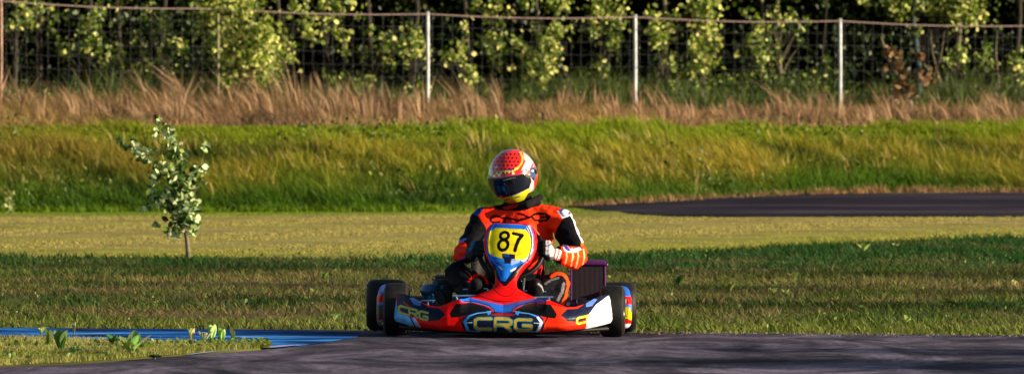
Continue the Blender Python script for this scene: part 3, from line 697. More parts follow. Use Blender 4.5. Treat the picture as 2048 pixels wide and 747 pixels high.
# tiny twig at the left
tx, ty = hit(24, 432); rt = empty('seedling', (tx, ty, float(gz(tx, ty)))); tag(rt, 'tiny leafy seedling at the foot of the bank on the left', 'seedling')
o3 = Vector(rt.location); mb = MB(); mb.tube([(0, 0, 0), at(22, 410, ty) - o3, at(18, 398, ty) - o3], [.008, .005, .002], n=6); mb.build('trunk', M_palebark, rt)
P = np.array([at(20 + random.gauss(0, 6), 408 + random.gauss(0, 9), ty + random.gauss(0, .04)) - o3 for _ in range(20)])
link('crown', leaf_mesh('crown', P, rng.uniform(.04, .07, 20), jitter(np.tile((.3, .36, .12), (20, 1)), 20)), M_leaf, rt)

# ------------------------------------------------------------------ broad-leaved weeds
def dock(px, py, h_px, nl, label, spread=1.0, upright=0.5, tone=(0.13, 0.20, 0.05), cat='weed'):
    if py > 668 and px < 700: Yw = gy(py); Xw = gx(px, Yw); z = float(gz(Xw, Yw)) + 0.012
    else: Xw, Yw = hit(px, py); z = float(gz(Xw, Yw)) - 0.005
    rt = empty('dock_weed', (Xw, Yw, z)); tag(rt, label, cat, 'broad leaved weeds in the turf')
    h = h_px * 1.6 * Yw / F; mb = MB(); mb.tube([(0, 0, 0), (0.002, 0, h * .45), (0.0, .002, h * .8)], [.004, .003, .0015], n=6); mb.build('stem', M_palebark, rt)
    Vs, Qs, Cs = [], [], []
    for q in range(nl):
        a_ = 2 * math.pi * (q + random.random() * .6) / nl; out = random.uniform(.25, 1) * spread * (1 - upright) + .15; Ln = h * random.uniform(.65, 1.1)
        d = Vector((math.cos(a_) * out, math.sin(a_) * out, random.uniform(.55, 1) * (.5 + upright))).normalized(); s = d.cross(Vector((0, 0, 1))).normalized() * Ln * random.uniform(.14, .24)
        base = Vector((0, 0, h * .1 * random.random())); n_ = 6; k0 = len(Vs); c = [v * random.uniform(.7, 1.4) for v in tone]
        for t in range(n_ + 1):
            u = t / n_; w = math.sin(math.pi * min(1, u * .9 + .08)) ** .8; dr = Vector((0, 0, -.35 * Ln * u * u * (1 - upright)))
            p = base + d * Ln * u + dr; Vs += [p - s * w + Vector((0, 0, .012 * w)), p, p + s * w + Vector((0, 0, .012 * w))]; Cs += [c, [v * 1.25 for v in c], c]
            if t: b0 = k0 + (t - 1) * 3; Qs += [(b0, b0 + 1, b0 + 4, b0 + 3), (b0 + 1, b0 + 2, b0 + 5, b0 + 4)]
    link('leaves', np_mesh('leaves', np.array(Vs), np.array(Qs), col=np.array(Cs)), M_leaf, rt, smooth=True)
    return rt
PALEW = (0.42, 0.50, 0.16)
dock(148, 678, 16, 3, 'single upright pale leaf beside the blue strip, left end', .4, .9, PALEW)
dock(82, 681, 12, 5, 'small clump of pale leaves at the left edge of the island', .8, .5, PALEW)
dock(98, 704, 24, 4, 'dark pointed weed, first on the left of the island', .6, .7)
dock(122, 716, 32, 6, 'tall dark weed next to the dark pointed weed on the island', .7, .7)
dock(150, 722, 18, 7, 'low spreading weed at the tarmac edge of the island', 1.0, .3, (.2, .28, .08))
dock(228, 706, 22, 8, 'dark leafy weed at the left of the big middle clump', .9, .45, (.05, .13, .03))
dock(262, 722, 36, 10, 'largest weed of the island with broad pale leaves', .9, .55, (.30, .40, .12))
dock(286, 712, 18, 6, 'spiky weed leaning right beside the largest weed', 1, .3, (.16, .22, .05))
dock(205, 724, 14, 7, 'flat brown green weed at the tarmac edge left of the largest weed', 1, .25, (.12, .13, .04))
dock(310, 727, 10, 7, 'flat dark rosette at the tarmac edge right of the largest weed', 1.2, .15, (.05, .10, .02))
dock(383, 697, 22, 5, 'bright upright weed, first of the right hand row on the island', .5, .8, PALEW)
dock(408, 697, 20, 6, 'bright broad weed in the middle of the row beside the blue strip', .8, .6, PALEW)
dock(424, 695, 24, 4, 'tallest bright weed of the row beside the blue strip', .6, .8, PALEW)
dock(444, 699, 22, 5, 'bright weed right of the tallest one beside the blue strip', .5, .8, PALEW)
dock(466, 697, 26, 2, 'thin dark stalked weed ending the row on the island', .4, .9, (.12, .2, .06))
dock(378, 523, 10, 7, 'dark tuft of weed at the foot of the planted sapling', 1.2, .4, (.04, .09, .02))
for (x, y, h, nl, lb, tn) in [(1728, 505, 18, 5, 'pale weed on the dark green band of the right field, left of its pair', PALEW), (1790, 498, 12, 4, 'small pale weed on the dark green band of the right field', PALEW),
    (1588, 560, 16, 6, 'bright weed with round leaves, top of the right field patch', PALEW), (1572, 592, 14, 6, 'bright low weed below the round leaved weed', PALEW), (1548, 588, 12, 6, 'small yellowish weed left of the bright low weed', (.3, .36, .1)),
    (1815, 648, 15, 5, 'lone pale weed near the tarmac edge on the right', PALEW), (1358, 572, 20, 7, 'dark leafy weed in the field close behind the kart', (.06, .13, .03)), (1460, 585, 16, 7, 'yellow green weed midway across the right field', (.2, .28, .05)),
    (2028, 572, 13, 4, 'pale weed at the far right of the field', PALEW), (648, 560, 14, 6, 'green weed in the band behind the front wheel, left field', (.1, .2, .04)), (670, 640, 14, 5, 'pale weed near the tarmac left of the kart', PALEW)]:
    dock(x, y, h, nl, lb, .9, .5, tn)
# loose ground cover of small leaves
n = 3600
Y = np.sqrt(rng.uniform(41.2 ** 2, 60 ** 2, n)); X = rng.uniform(-1, 1, n) * Y * .0665 * 1.25
k = smooth_noise(X * 1.6, Y * .9, 41) + 0.35 * (X > 1) > 0.25; X, Y = X[k], Y[k]; n = len(X)
P = np.stack([X, Y, gz(X, Y) + rng.uniform(.01, .08, n)], 1)
cw = lerp(np.array((.05, .11, .02)), np.array((.28, .36, .08)), (rng.uniform(0, 1, (n, 1)) ** 2.2)); 
o = link('ground_cover', leaf_mesh('ground_cover', P, rng.uniform(.012, .030, n), jitter(cw * .8, n, .3)), M_leaf); tag(o, 'small leafy ground cover scattered through the rough grass', 'ground cover', kind='stuff')

n = 1500
X = rng.uniform(-3.4, 3.6, n); Y = 41.12 - .02 * X - np.abs(rng.normal(0, .22, n)); k = (X > -.8); X, Y = X[k], Y[k]; n = len(X)
o = link('track_grit', leaf_mesh('track_grit', np.stack([X, Y, gz(X, Y) + .004], 1), rng.uniform(.006, .018, n), jitter(np.tile((.16, .13, .10), (n, 1)), n, .6)), M_bank); tag(o, 'grit and dry crumbs along the edge of the tarmac', 'grit', kind='stuff')

# ------------------------------------------------------------------ trees beyond the right edge that throw the shade over track and verge
SUN_AZ, SUN_EL = math.atan2(-0.24, 0.97), R(15)
sd = Vector((math.cos(SUN_AZ), math.sin(SUN_AZ), 0))
def shade_tree(X, Y, h, w, label, n=5200, z0=.6):
    rt = empty('roadside_tree', (X, Y, float(gz(X, Y)))); tag(rt, label, 'tree', 'trees beside the track beyond the right edge')
    mb = MB(); mb.tube([(0, 0, -.1), (.05, 0, h * .3), (0, .05, h * .8)], [.13, .1, .04], n=10)
    nb = 60; a_ = rng.uniform(0, 6.28, nb); z = rng.uniform(z0, h, nb); r = w * np.sqrt(np.clip(1 - ((z - h * .5) / (h * .6)) ** 2, .1, 1)) * rng.uniform(.3, 1, nb)
    cen = np.stack([np.cos(a_) * r, np.sin(a_) * r, z], 1)
    for c in cen[::2]: mb.tube([(0, 0, max(.3, c[2] - .7)), Vector(c)], [.025, .008], n=5)
    mb.build('trunk', M_bark, rt)
    P = cen[rng.integers(0, nb, n)] + rng.normal(0, .28, (n, 3)); P[:, 2] = np.maximum(P[:, 2], .15)
    link('crown', leaf_mesh('crown', P, rng.uniform(.08, .16, n), leaf_cols(n, .3)), M_leaf, rt)
def shade_at(x0, y0, dist, h, w, label, **k):
    shade_tree(x0 + sd.x * dist, y0 + sd.y * dist, h, w, label, **k)
shade_at(0, 46.5, 17, 5.6, 1.5, 'broad tree beyond the verge nearest the kart', n=2300)
shade_at(0, 50.0, 18, 6.0, 1.3, 'second broad tree along the verge', n=1700)
shade_at(0, 54.5, 19, 6.4, 1.5, 'tallest broad tree along the verge', n=2400)
shade_at(2, 34.6, 14, 4.0, 1.3, 'round tree before the corner of the track')
shade_at(2, 31.0, 15, 4.2, 1.6, 'wide tree nearest the photographer')
shade_at(2.2, 37.4, 13, 3.5, 1.0, 'small bushy tree just before the corner', n=4200, z0=.3)
# ------------------------------------------------------------------ the kart, built in its own frame (x right, y away, z up)
RX, KY, ROLL = (1003 - 1024) / 385.0, 40.0, R(0.4)
def K(px, py, dy=0.0):
    Y = KY + dy
    return Vector(((px - 1024) * Y / F - RX, dy, ZC - (py - HY) * Y / F))
def toimg(V):
    Y = KY + V[:, 1]
    return 1024 + (V[:, 0] + RX) * F / Y, HY + (ZC - V[:, 2]) * F / Y
kart = empty('racing_kart', (RX, KY, 0.0), (0, ROLL, 0))
tag(kart, 'red, black and blue racing kart with a yellow number plate on the tarmac', 'go-kart')

def grid_mesh(name, Pg, mat, parent, paintfn, thick=0.006, smooth=True, base=RED):
    """shell from a (m,n,3) grid of points, painted by outline, with real thickness"""
    m, n, _ = Pg.shape; V = Pg.reshape(-1, 3)
    i = np.arange(m - 1)[:, None] * n + np.arange(n - 1)[None]
    Q = np.stack([i, i + 1, i + n + 1, i + n], -1).reshape(-1, 4)
    px, py = toimg(V); C = np.tile(np.array(base, float), (len(V), 1)); paintfn(px, py, C)
    o = link(name, np_mesh(name, V, Q, col=C), mat, parent, smooth=True)
    if thick: sm = o.modifiers.new('thickness', 'SOLIDIFY'); sm.thickness = thick; sm.offset = -1
    return o

# block lettering as strokes in a unit box
def letters(px, py, C, x0, y0, x1, y1, x2, y2, hgt, w, col, outline=None, ow=0):
    """CRG between the points (x0,y0)-(x1,y1) of the baseline top edge; hgt = letter height"""
    G = {'C': [[(1, .0), (.18, .0), (0, .18), (0, .82), (.18, 1), (1, 1)]],
         'R': [[(0, 1.05), (0, 0), (.82, 0), (1, .16), (1, .42), (.82, .58), (.0, .58)], [(.55, .58), (.98, 1.05)]],
         'G': [[(1, .0), (.18, .0), (0, .18), (0, .82), (.18, 1), (.85, 1), (1, .85), (1, .55), (.5, .55)]]}
    ux, uy = (x1 - x0), (y1 - y0); Lw = 0.285
    for pas in ((outline, w + ow), (col, w)):
        if pas[0] is None: continue
        for q, ch in enumerate('CRG'):
            o_ = q * (1 - Lw) / 2
            for st in G[ch]:
                P = [(x0 + ux * (o_ + a * Lw), y0 + uy * (o_ + a * Lw) + b * hgt) for a, b in st]
                C[stroke(px, py, P, pas[1])] = pas[0]

# ---- front bumper
def bumper_paint(px, py, C):
    C[:] = RED
    C[px > 1006] = (0.92, 0.03, 0.006)  # sun on this half put into a brighter orange red
    for mir in (False, True):
        f = (lambda P: mirror(P)) if mir else (lambda P: P)
        C[inpoly(px, py, f([(795, 590), (785, 640), (838, 652), (830, 638), (812, 630), (797, 618)]))] = (0.92, 0.92, 0.95) if mir else (0.16, 0.50, 1.0)  # both panels white: sunlit tone on the right, shade painted blue on the left
        C[inpoly(px, py, f([(799, 585), (820, 585), (842, 606), (858, 617), (881, 619), (892, 630), (879, 640), (858, 642), (834, 634), (812, 628), (797, 616)]))] = NAVY
        C[inpoly(px, py, f([(820, 598), (828, 597), (842, 606), (842, 614), (830, 611)]))] = (0.10, 0.20, 0.62) 
        C[inpoly(px, py, f([(818, 586), (822, 586), (856, 612), (880, 616), (930, 606), (930, 601), (880, 607), (850, 600)]))] = RED
        C[stroke(px, py, f([(810, 606), (826, 620)]), 2.6)] = RED
        C[stroke(px, py, f([(822, 634), (832, 650)]), 2.4)] = BLACK
        C[stroke(px, py, f([(830, 636), (842, 652)]), 2.2)] = PALE
        C[inpoly(px, py, f([(899, 628), (912, 609), (940, 607), (968, 614), (984, 622), (974, 625), (946, 629), (928, 632), (902, 635)]))] = BLACK
        C[inpoly(px, py, f([(915, 597), (935, 597), (992, 609), (1008, 611), (1008, 628), (988, 627), (984, 620), (976, 615), (950, 608), (922, 605)]))] = BLUE
        C[stroke(px, py, f([(925, 604), (955, 606), (978, 613), (987, 622), (990, 630)]), 1.6)] = BLACK
        # badge frame
        C[inpoly(px, py, f([(926, 636), (934, 630), (975, 624), (1008, 627), (1008, 664), (936, 664), (926, 648)]))] = NAVY
        C[stroke(px, py, f([(976, 626), (955, 628), (936, 633), (929, 641), (935, 658), (960, 660)]), 1.8)] = (0.08, 0.38, 0.95)
        C[inpoly(px, py, f([(936, 632), (927, 643), (934, 659), (941, 660), (933, 644), (940, 634)]))] = (0.05, 0.38, 0.95) if not mir else (0.62, 0.72, 1.0)  # same frame on both sides: shade painted blue, sunlit side painted pale
        C[inpoly(px, py, f([(972, 624), (981, 624), (981, 629), (976, 632)]))] = (0.04, 0.34, 0.95)
        C[stroke(px, py, f([(933, 645), (944, 644)]), 1.3)] = PALE
        C[stroke(px, py, f([(918, 634), (924, 644), (929, 657)]), 2.6)] = BLACK
    C[inpoly(px, py, [(980, 631), (992, 628), (1020, 628), (1031, 631), (1020, 633), (990, 633)])] = (0.35, 0.01, 0.02)
    letters(px, py, C, 950.5, 637, 1062, 639, 0, 0, 18, 4.4, SHADED_YEL, (0.02, 0.22, 0.36), 2.8)  # yellow letters, shade of the bumper front painted in as olive
    letters(px, py, C, 800, 612, 857, 627.5, 0, 0, 13, 3.6, (0.50, 0.46, 0.05), (0.02, .2, .3), 1.2)
    letters(px, py, C, 1152, 635, 1207, 621, 0, 0, 11, 3.6, (0.90, 0.70, 0.03), None, 0)
    C[inpoly(px, py, [(1176, 626), (1190, 608), (1216, 588), (1235, 650), (1170, 660), (1171, 642)])] = (0.94, 0.93, 0.90)  # sun glare painted as white over the end panel and its letters
    C[stroke(px, py, [(1181, 633), (1200, 628)], 1.2) | stroke(px, py, [(1205, 626), (1216, 624)], 1.2)] = (.80, .76, .55)
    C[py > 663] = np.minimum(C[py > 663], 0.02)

top_l = [(786, 622), (798, 589), (812, 590), (826, 597), (842, 607), (862, 614), (880, 615), (900, 607), (920, 599), (943, 596), (975, 600), (1006, 606)]
top = top_l + [(2 * 1006 - x, y) for x, y in top_l[::-1][1:]]
bot_l = [(786, 638), (798, 643), (835, 652), (880, 657), (929, 660), (960, 662), (1006, 663)]
bot = bot_l + [(2 * 1006 - x, y) for x, y in bot_l[::-1][1:]]
m, n = 780, 120
pxs = np.linspace(787, 1225, m); ty_ = np.interp(pxs, *zip(*top)); by_ = np.interp(pxs, *zip(*bot))
u = (pxs - 1006) / 219.0
yfront = -0.50 + 0.05 * np.abs(u) ** 1.5 + 0.30 * np.clip((np.abs(u) - 0.50) / .50, 0, 1) ** 1.7
tt = np.linspace(0, 1, n)[None]
cen = 1 - sstep(0.30, 0.40, np.abs(u))[:, None]
dep = yfront[:, None] + 0.035 * (1 - np.clip(tt / .18, 0, 1)) ** 2 + lerp(0.05, 0.20, cen) * np.clip((tt - 0.45) / .55, 0, 1) ** 1.6 - 0.012 * cen * np.exp(-((tt - 0.28) / .2) ** 2)
edge = sstep(0.93, 1.0, np.abs(u))[:, None]
dep = dep + edge * 0.05
pyg = by_[:, None] + (ty_ - by_)[:, None] * tt; pxg = np.repeat(pxs[:, None], n, 1)
def Kg(pxg, pyg, dep):
    Y = KY + dep
    return np.stack([(pxg - 1024) * Y / F - RX, dep, ZC - (pyg - HY) * Y / F], -1)
front_bumper = grid_mesh('front_bumper', Kg(pxg, pyg, dep), M_fair, kart, bumper_paint, thick=0.008)
front_bumper['label'] = 'red and black front bumper with a lettered badge'
mb = MB()       # dark lower lip and the bumper bars behind
mb.tube([K(800, 655, -.20), K(880, 660, -.36), K(1006, 664, -.44), K(1130, 661, -.36), K(1215, 655, -.20)], .012, n=10)
mb.tube([K(850, 632, -.18), K(900, 632, -.34), K(1110, 632, -.34), K(1160, 632, -.18)], .010, n=10)
mb.build('bumper_bar', M_black, kart)

# ---- nose cone / number fairing
Lo = [(446, 986), (449, 979), (456, 973), (465, 969), (480, 966.5), (497, 966.5), (512, 971), (525, 979), (538, 986), (552, 990), (566, 989), (575, 985), (583, 968), (590, 950), (596, 943), (602, 960), (609, 985)]
Ro = [(446, 1052), (449, 1060), (456, 1066), (465, 1071), (480, 1073.5), (497, 1072), (512, 1067), (525, 1060), (538, 1048), (552, 1037), (566, 1032), (575, 1034), (583, 1046), (590, 1062), (596, 1071), (602, 1055), (609, 1030)]
m, n = 240, 190
pv = np.linspace(446, 609, m); lx = np.interp(pv, *zip(*[(a, b) for a, b in Lo])); rx = np.interp(pv, *zip(*[(a, b) for a, b in Ro]))
uu = np.linspace(-1, 1, n)[None]
pxg = (lx + rx)[:, None] / 2 + (rx - lx)[:, None] / 2 * uu; pyg = np.repeat(pv[:, None], n, 1)
s = (pv - 446) / 163.0
base_y = np.interp(s, [0, .1, .45, .7, .82, .92, 1], [-0.02, -.045, -.12, -.19, -.25, -.31, -.35])
wd = (rx - lx)[:, None] / F * KY / 2
curv = np.interp(s, [0, .45, .6, .8, 1], [.45, .5, 1.0, .7, .35])[:, None] * wd
dep = base_y[:, None] + curv * (1 - np.sqrt(np.clip(1 - (uu * .97) ** 2, 0, 1)))
# raised plate rim and the crease of the V panel
dep = dep + 0.006 * ((np.abs(uu) < .80) & (s[:, None] < .46))
def nose_paint(px, py, C):
    C[:] = RED
    C[inpoly(px, py, [(978, 454), (985, 446), (1060, 449), (1067, 470), (1066, 500), (1056, 518), (1044, 530), (1030, 548), (1012, 566), (1004, 566), (990, 545), (980, 525), (972, 505), (971, 475)])] = BLUE
    C[inpoly(px, py, [(980, 520), (990, 530), (1000, 560), (1010, 562), (1022, 545), (1040, 527), (1048, 524), (1030, 552), (1012, 571), (1006, 571), (992, 555)])] = BLACK
    C[inpoly(px, py, [(991, 520), (1000, 528), (1007, 556), (1014, 556), (1020, 540), (1040, 523), (1030, 514), (995, 514)])] = (0.02, 0.22, .85)
    C[inpoly(px, py, [(996, 529), (1005, 538), (1003, 540), (996, 533)])] = PALE
    C[inpoly(px, py, [(1019, 540), (1032, 533), (1030, 538), (1021, 543)])] = WHITE
    C[inpoly(px, py, [(1020, 520), (1040, 518), (1038, 523), (1022, 530)])] = (0.35, 0.5, .9)
    C[inpoly(px, py, [(1050, 450), (1058, 451), (1065, 472), (1064, 500), (1056, 516), (1046, 523), (1040, 520), (1052, 510), (1060, 490), (1060, 470)])] = WHITE
    C[inpoly(px, py, [(976, 505), (973, 482), (978, 462), (990, 455), (1050, 458), (1058, 468), (1062, 482), (1061, 498), (1054, 513), (1044, 519), (1006, 517), (985, 512)])] = YEL
    C[inpoly(px, py, [(1003, 506), (1029, 508), (1029, 517), (1022, 517), (1020, 526), (1008, 526), (1007, 518), (1003, 514)])] = NAVY
    C[inpoly(px, py, [(1005, 508), (1018, 508), (1018, 513), (1005, 513)])] = (0.01, 0.05, .3)
    # 87
    C[ring(px - (py - 470) * -0.10, py, (1007.5, 470.8), 11.3, 10.2, 6.2)] = BLACK
    C[ring(px - (py - 490) * -0.10, py, (1005.0, 489.2), 12.6, 13.6, 6.6)] = BLACK
    C[stroke(px, py, [(1025, 466.0), (1043.5, 470)], 6.2)] = BLACK
    C[stroke(px, py, [(1043, 470), (1036, 478), (1031.5, 489), (1028.5, 500)], 7.2)] = BLACK
    # panel seams
    C[stroke(px, py, [(985, 575), (998, 588), (1009, 592), (1022, 590), (1034, 574)], 1.5)] = (0.08, 0.003, 0.003)
    C[stroke(px, py, [(945, 596), (975, 601), (1020, 602), (1068, 600)], 1.5)] = (0.06, 0.003, 0.003)
    C[stroke(px, py, [(955, 590), (975, 597), (990, 600)], 1.2)] = (0.2, 0.003, 0.003)
nose = grid_mesh('number_fairing', Kg(pxg, pyg, dep), M_fair, kart, nose_paint, thick=-0.006)
nose['label'] = 'upright red fairing carrying the yellow race number plate 87'
mb = MB(); mb.tube([K(1055, 449, .0), K(1066, 456, 0.02), K(1076, 468, .05)], .005, n=8); mb.build('fairing_stay', simple('orange_stay', (.9, .12, .05), .35), kart)

# ---- bars, pedals, steering
mb = MB()
mb.tube([K(905, 592, -.20), K(952, 591, -.20)], .0055, n=8); mb.tube([K(912, 593, -.2), K(914, 600, -.2)], .006, n=8); mb.build('fairing_support', M_chrome, kart)
mb = MB(); mb.tube([K(1054, 594, -.20), K(1106, 593, -.20)], .0055, n=8); mb.tube([K(1098, 593, -.2), K(1097, 602, -.2)], .006, n=8); mb.build('fairing_support', M_chrome, kart)
for a_, b_ in (((925, 579), (974, 577)), ((1047, 581), (1092, 582))):
    mb = MB(); p, q = K(*a_, -.12), K(*b_, -.12); mb.tube([p, q], .0045, n=8); mb.tube([q if a_[0] < 1000 else p, (q if a_[0] < 1000 else p) + Vector((0, .06, -.12))], .005, n=8)
    mb.build('pedal', M_chrome, kart)
mb = MB(); mb.tube([K(1022, 500, .02), K(1016, 560, -.06), K(1012, 620, -.12)], .011, n=10); mb.build('steering_column', M_black, kart)
mb = MB(); C0 = K(1021, 502, .07); RW = .165
wheelX = Vector((1, 0, .02)).normalized(); wheelY = Vector((0, .55, .83)).normalized()
ringp = [C0 + (wheelX * math.cos(a) + wheelY * math.sin(a)) * RW for a in np.linspace(0, 2 * math.pi, 41)]
mb.tube(ringp, .0135, n=10, cap=False)
for a in (0.1, math.pi - .1, -math.pi / 2): mb.tube([C0, C0 + (wheelX * math.cos(a) + wheelY * math.sin(a)) * RW], .008, n=6)
mb.ball(C0, .035); mb.build('steering_wheel', M_black, kart)
# frame, floor, axles
mb = MB()
for sx_ in (-1, 1):
    mb.tube([(sx_ * .20, -.32, .055), (sx_ * .24, -.1, .055), (sx_ * .33, .25, .055), (sx_ * .34, .8, .055), (sx_ * .33, 1.15, .06)], .015, n=10)
    mb.tube([(sx_ * .33, .24, .06), (sx_ * .60, .26, .07), (sx_ * .62, .74, .07), (sx_ * .33, .76, .06)], .010, n=8)
mb.tube([(-.2, -.32, .055), (.2, -.32, .055)], .015, n=10); mb.tube([(-.33, .5, .055), (.33, .5, .055)], .015, n=10); mb.tube([(-.34, 1.0, .06), (.34, 1.0, .06)], .015, n=10)
mb.build('chassis_frame', M_black, kart)
mb = MB(); mb.box((0, .0, .036), (.5, .72, .006)); mb.build('floor_tray', M_black, kart)
mb = MB(); mb.tube([(-.6, 1.05, .14), (.62, 1.05, .14)], .02, n=14); mb.lathe([(-.02, .03), (-.02, .09), (0, .09), (0, .03)], 'X', (-.3, 1.05, .14), n=24); mb.build('rear_axle', M_metal, kart)
mb = MB(); 
for sx_ in (-1, 1): mb.tube([(sx_ * .04, -.02, .15), (sx_ * .50, .04, .13)], .006, n=8)
mb.build('tie_rod', M_chrome, kart)
for sx_ in (-1, 1):
    mb = MB(); mb.tube([(sx_ * .30, 0, .12), (sx_ * .60, 0, .133)], .011, n=10); mb.box((sx_ * .46, 0, .13), (.03, .04, .10), bev=.005); mb.build('stub_axle', M_metal, kart)
# seat
mb = MB()
m_, n_ = 26, 22; Pg = np.zeros((m_, n_, 3))
for i in range(m_):
    v = i / (m_ - 1); yy = .36 + .46 * min(v * 1.6, 1) + .10 * v; zz = .07 + .40 * max(0, v - .42) / .58 + .02 * (1 - v) ** 2
    for j in range(n_):
        a = (j / (n_ - 1) - .5) * math.pi; hw = .21 - .03 * v
        Pg[i, j] = (.03 + hw * math.sin(a), yy - (.12 * (1 - math.cos(a)) * (v > .0) * v), zz + (.16 * (1 - math.cos(a)) * (1 - .5 * v)))
grid_mesh('seat', Pg, M_fair, kart, lambda px, py, C: C.__setitem__(slice(None), BLACK), thick=.006)

# ---- wheels
def wheel(cx, cy, r, wdt, name, steer=0.0, outer=1):
    c = Vector((0, 0, 0)); mb = MB(); rr = r * .50
    mb.lathe([(-wdt * .46, rr + .006), (-wdt * .46, rr - .004), (-wdt * .40, rr - .010), (-.02, rr - .014), (.02, rr - .014), (wdt * .40, rr - .010), (wdt * .46, rr - .004), (wdt * .46, rr + .006)], 'X', c, n=48)
    mb.lathe([(outer * .01, .0201), (outer * .01, rr - .012), (outer * .016, rr - .012), (outer * .016, .0201)], 'X', c, n=48)
    o = mb.build(name, M_rim, kart); o.location = (cx, cy, r + 0.001); o.rotation_euler = (0, 0, steer)
    mb = MB(); h = wdt / 2; k = r
    prof = [(-h * .90, rr), (-h * 1.0, rr + (r - rr) * .35), (-h * 1.0, rr + (r - rr) * .62), (-h * .94, r - .018), (-h * .82, r - .005), (-h * .62, r - .0008), (-h * .3, r), (0, r), (h * .3, r), (h * .62, r - .0008), (h * .82, r - .005), (h * .94, r - .018), (h * 1.0, rr + (r - rr) * .62), (h * 1.0, rr + (r - rr) * .35), (h * .90, rr)]
    mb.lathe(prof, 'X', c, n=64); mb.build('tyre', M_rubber, o)
    mb = MB(); mb.lathe([(outer * .0, .0), (outer * .0, .032), (outer * wdt * .35, .030), (outer * wdt * .38, .0)], 'X', c, n=24, closed=False)
    for q in range(3):
        a = q * 2.094; mb.tube([(outer * .017, .045 * math.cos(a), .045 * math.sin(a)), (outer * .035, .045 * math.cos(a), .045 * math.sin(a))], .007, n=8)
    mb.build('hub', M_metal, o)
    mb = MB()
xl, xr = K(768, 600, 0).x, K(1249, 600, 0).x
wheel(xl + .064, 0, .136, .128, 'front_wheel', R(-3), -1)
wheel(xr - .064, 0, .133, .128, 'front_wheel', R(-3), 1)
xl, xr = K(733, 600, 1.05).x, K(1272, 600, 1.05).x
wheel(xl + .104, 1.05, .137, .208, 'rear_wheel', 0, -1)
wheel(xr - .104, 1.05, .134, .208, 'rear_wheel', 0, 1)

# ---- side pods
def pod(sgn, x0, x1, pxa, pxb):
    m_, n_ = 90, 100; Pg = np.zeros((m_, n_, 3)); v = np.linspace(0, 1, m_)[:, None]; t = np.linspace(0, 1, n_)[None]
    ang = t * 2 * math.pi       # closed section in x-z, run along y
    ztop = .225 + .035 * v; zb = .035; hw = (x1 - x0) / 2 * np.interp(v, [0, .06, .15, .85, .94, 1], [.80, .95, 1, 1, .95, .80]); hh = (ztop - zb) / 2 * np.interp(v, [0, .06, .15, .85, .94, 1], [.86, .96, 1, 1, .96, .86])
    ca, sa = np.cos(ang), np.sin(ang); e = .45
    X_ = (x0 + x1) / 2 + hw * np.sign(ca) * np.abs(ca) ** e; Z_ = (ztop + zb) / 2 + hh * np.sign(sa) * np.abs(sa) ** e; Y_ = .20 + .60 * v + 0 * t
    Pg = np.stack([X_ + 0 * v, Y_, Z_], -1)
    cap0 = Pg[:1].mean(1, keepdims=True); cap1 = Pg[-1:].mean(1, keepdims=True)
    fr_ = [cap0 + (Pg[:1] - cap0) * k for k in np.linspace(0.01, .98, 26)]
    bk_ = [cap1 + (Pg[-1:] - cap1) * k for k in (.98, .5, .01)]
    Pg = np.concatenate(fr_ + [Pg] + bk_, 0)
    def pf(px, py, C):
        zz = py
        C[:] = BLUE
        C[zz > 590] = RED; C[zz > 606] = (0.06, .08, .06); C[(zz > 606) & (zz < 611)] = (0.02, .25, .8)
        C[(px > 778) & (px < 1232)] = BLACK
        if sgn > 0:
            C[(zz > 611) & (px > 1232)] = YEL
            for k_ in range(4): C[stroke(px, py, [(pxa + 4, 616 + 6 * k_), (pxb - 4, 619 + 6 * k_)], 1.8)] = NAVY
            C[zz > 636] = RED; C[zz > 645] = WHITE
            C[(px > 1244) & (px < 1252) & (zz > 596) & (zz < 604)] = WHITE
        else:
            C[(zz > 628) & (px < 778)] = (0.22, .01, .04); C[(zz > 640) & (px < 778)] = (0.10, .12, .12); C[stroke(px, py, [(pxa, 560), (pxb, 600)], 2)] = BLACK
    o = grid_mesh('side_pod', Pg, M_fair, kart, pf, thick=0, base=BLUE)
pod(-1, K(752, 600, .2).x, -.50, 748, 770)
pod(1, .51, K(1264, 600, .2).x, 1240, 1266)
# ---- radiator
ra, rb, rc = K(1143, 528, .42), K(1208, 528, .42), K(1208, 604, .42)
mb = MB(); x0_, x1_, zt, zb = ra.x, rb.x, ra.z, rc.z; tilt = .10
def rp_(x, z, d=0): return (x, .42 + (z - zb) * tilt / (zt - zb) + d, z)
mb.tube([rp_(x0_, zt + .004), rp_(x1_ + .004, zt + .004)], .013, n=10)
mb.box(((x0_ + x1_) / 2, .42 + tilt + .01, zt + .012), (x1_ - x0_ + .02, .05, .026), bev=.006)
mb.box(((x0_ + x1_) / 2, .42 + .01, zb - .01), (x1_ - x0_ + .02, .05, .026), bev=.006)
for x in (x0_ - .004, x1_ + .004): mb.tube([rp_(x, zb), rp_(x, zt)], .005, n=8)
mb.ball(rp_(x1_ + .012, zt + .0), .010); mb.build('radiator_frame', M_purple, kart)
mb = MB()
for q in range(26):
    x = x0_ + (x1_ - x0_) * (q + .5) / 26; mb.tube([rp_(x, zb, 0), rp_(x, zt, 0)], .0015, n=5)
mb.box(((x0_ + x1_) / 2, .42 + tilt / 2 + .018, (zt + zb) / 2), (x1_ - x0_, .020, zt - zb), rot=(-math.atan2(tilt, zt - zb), 0, 0)); mb.build('radiator_core', M_fin, kart)
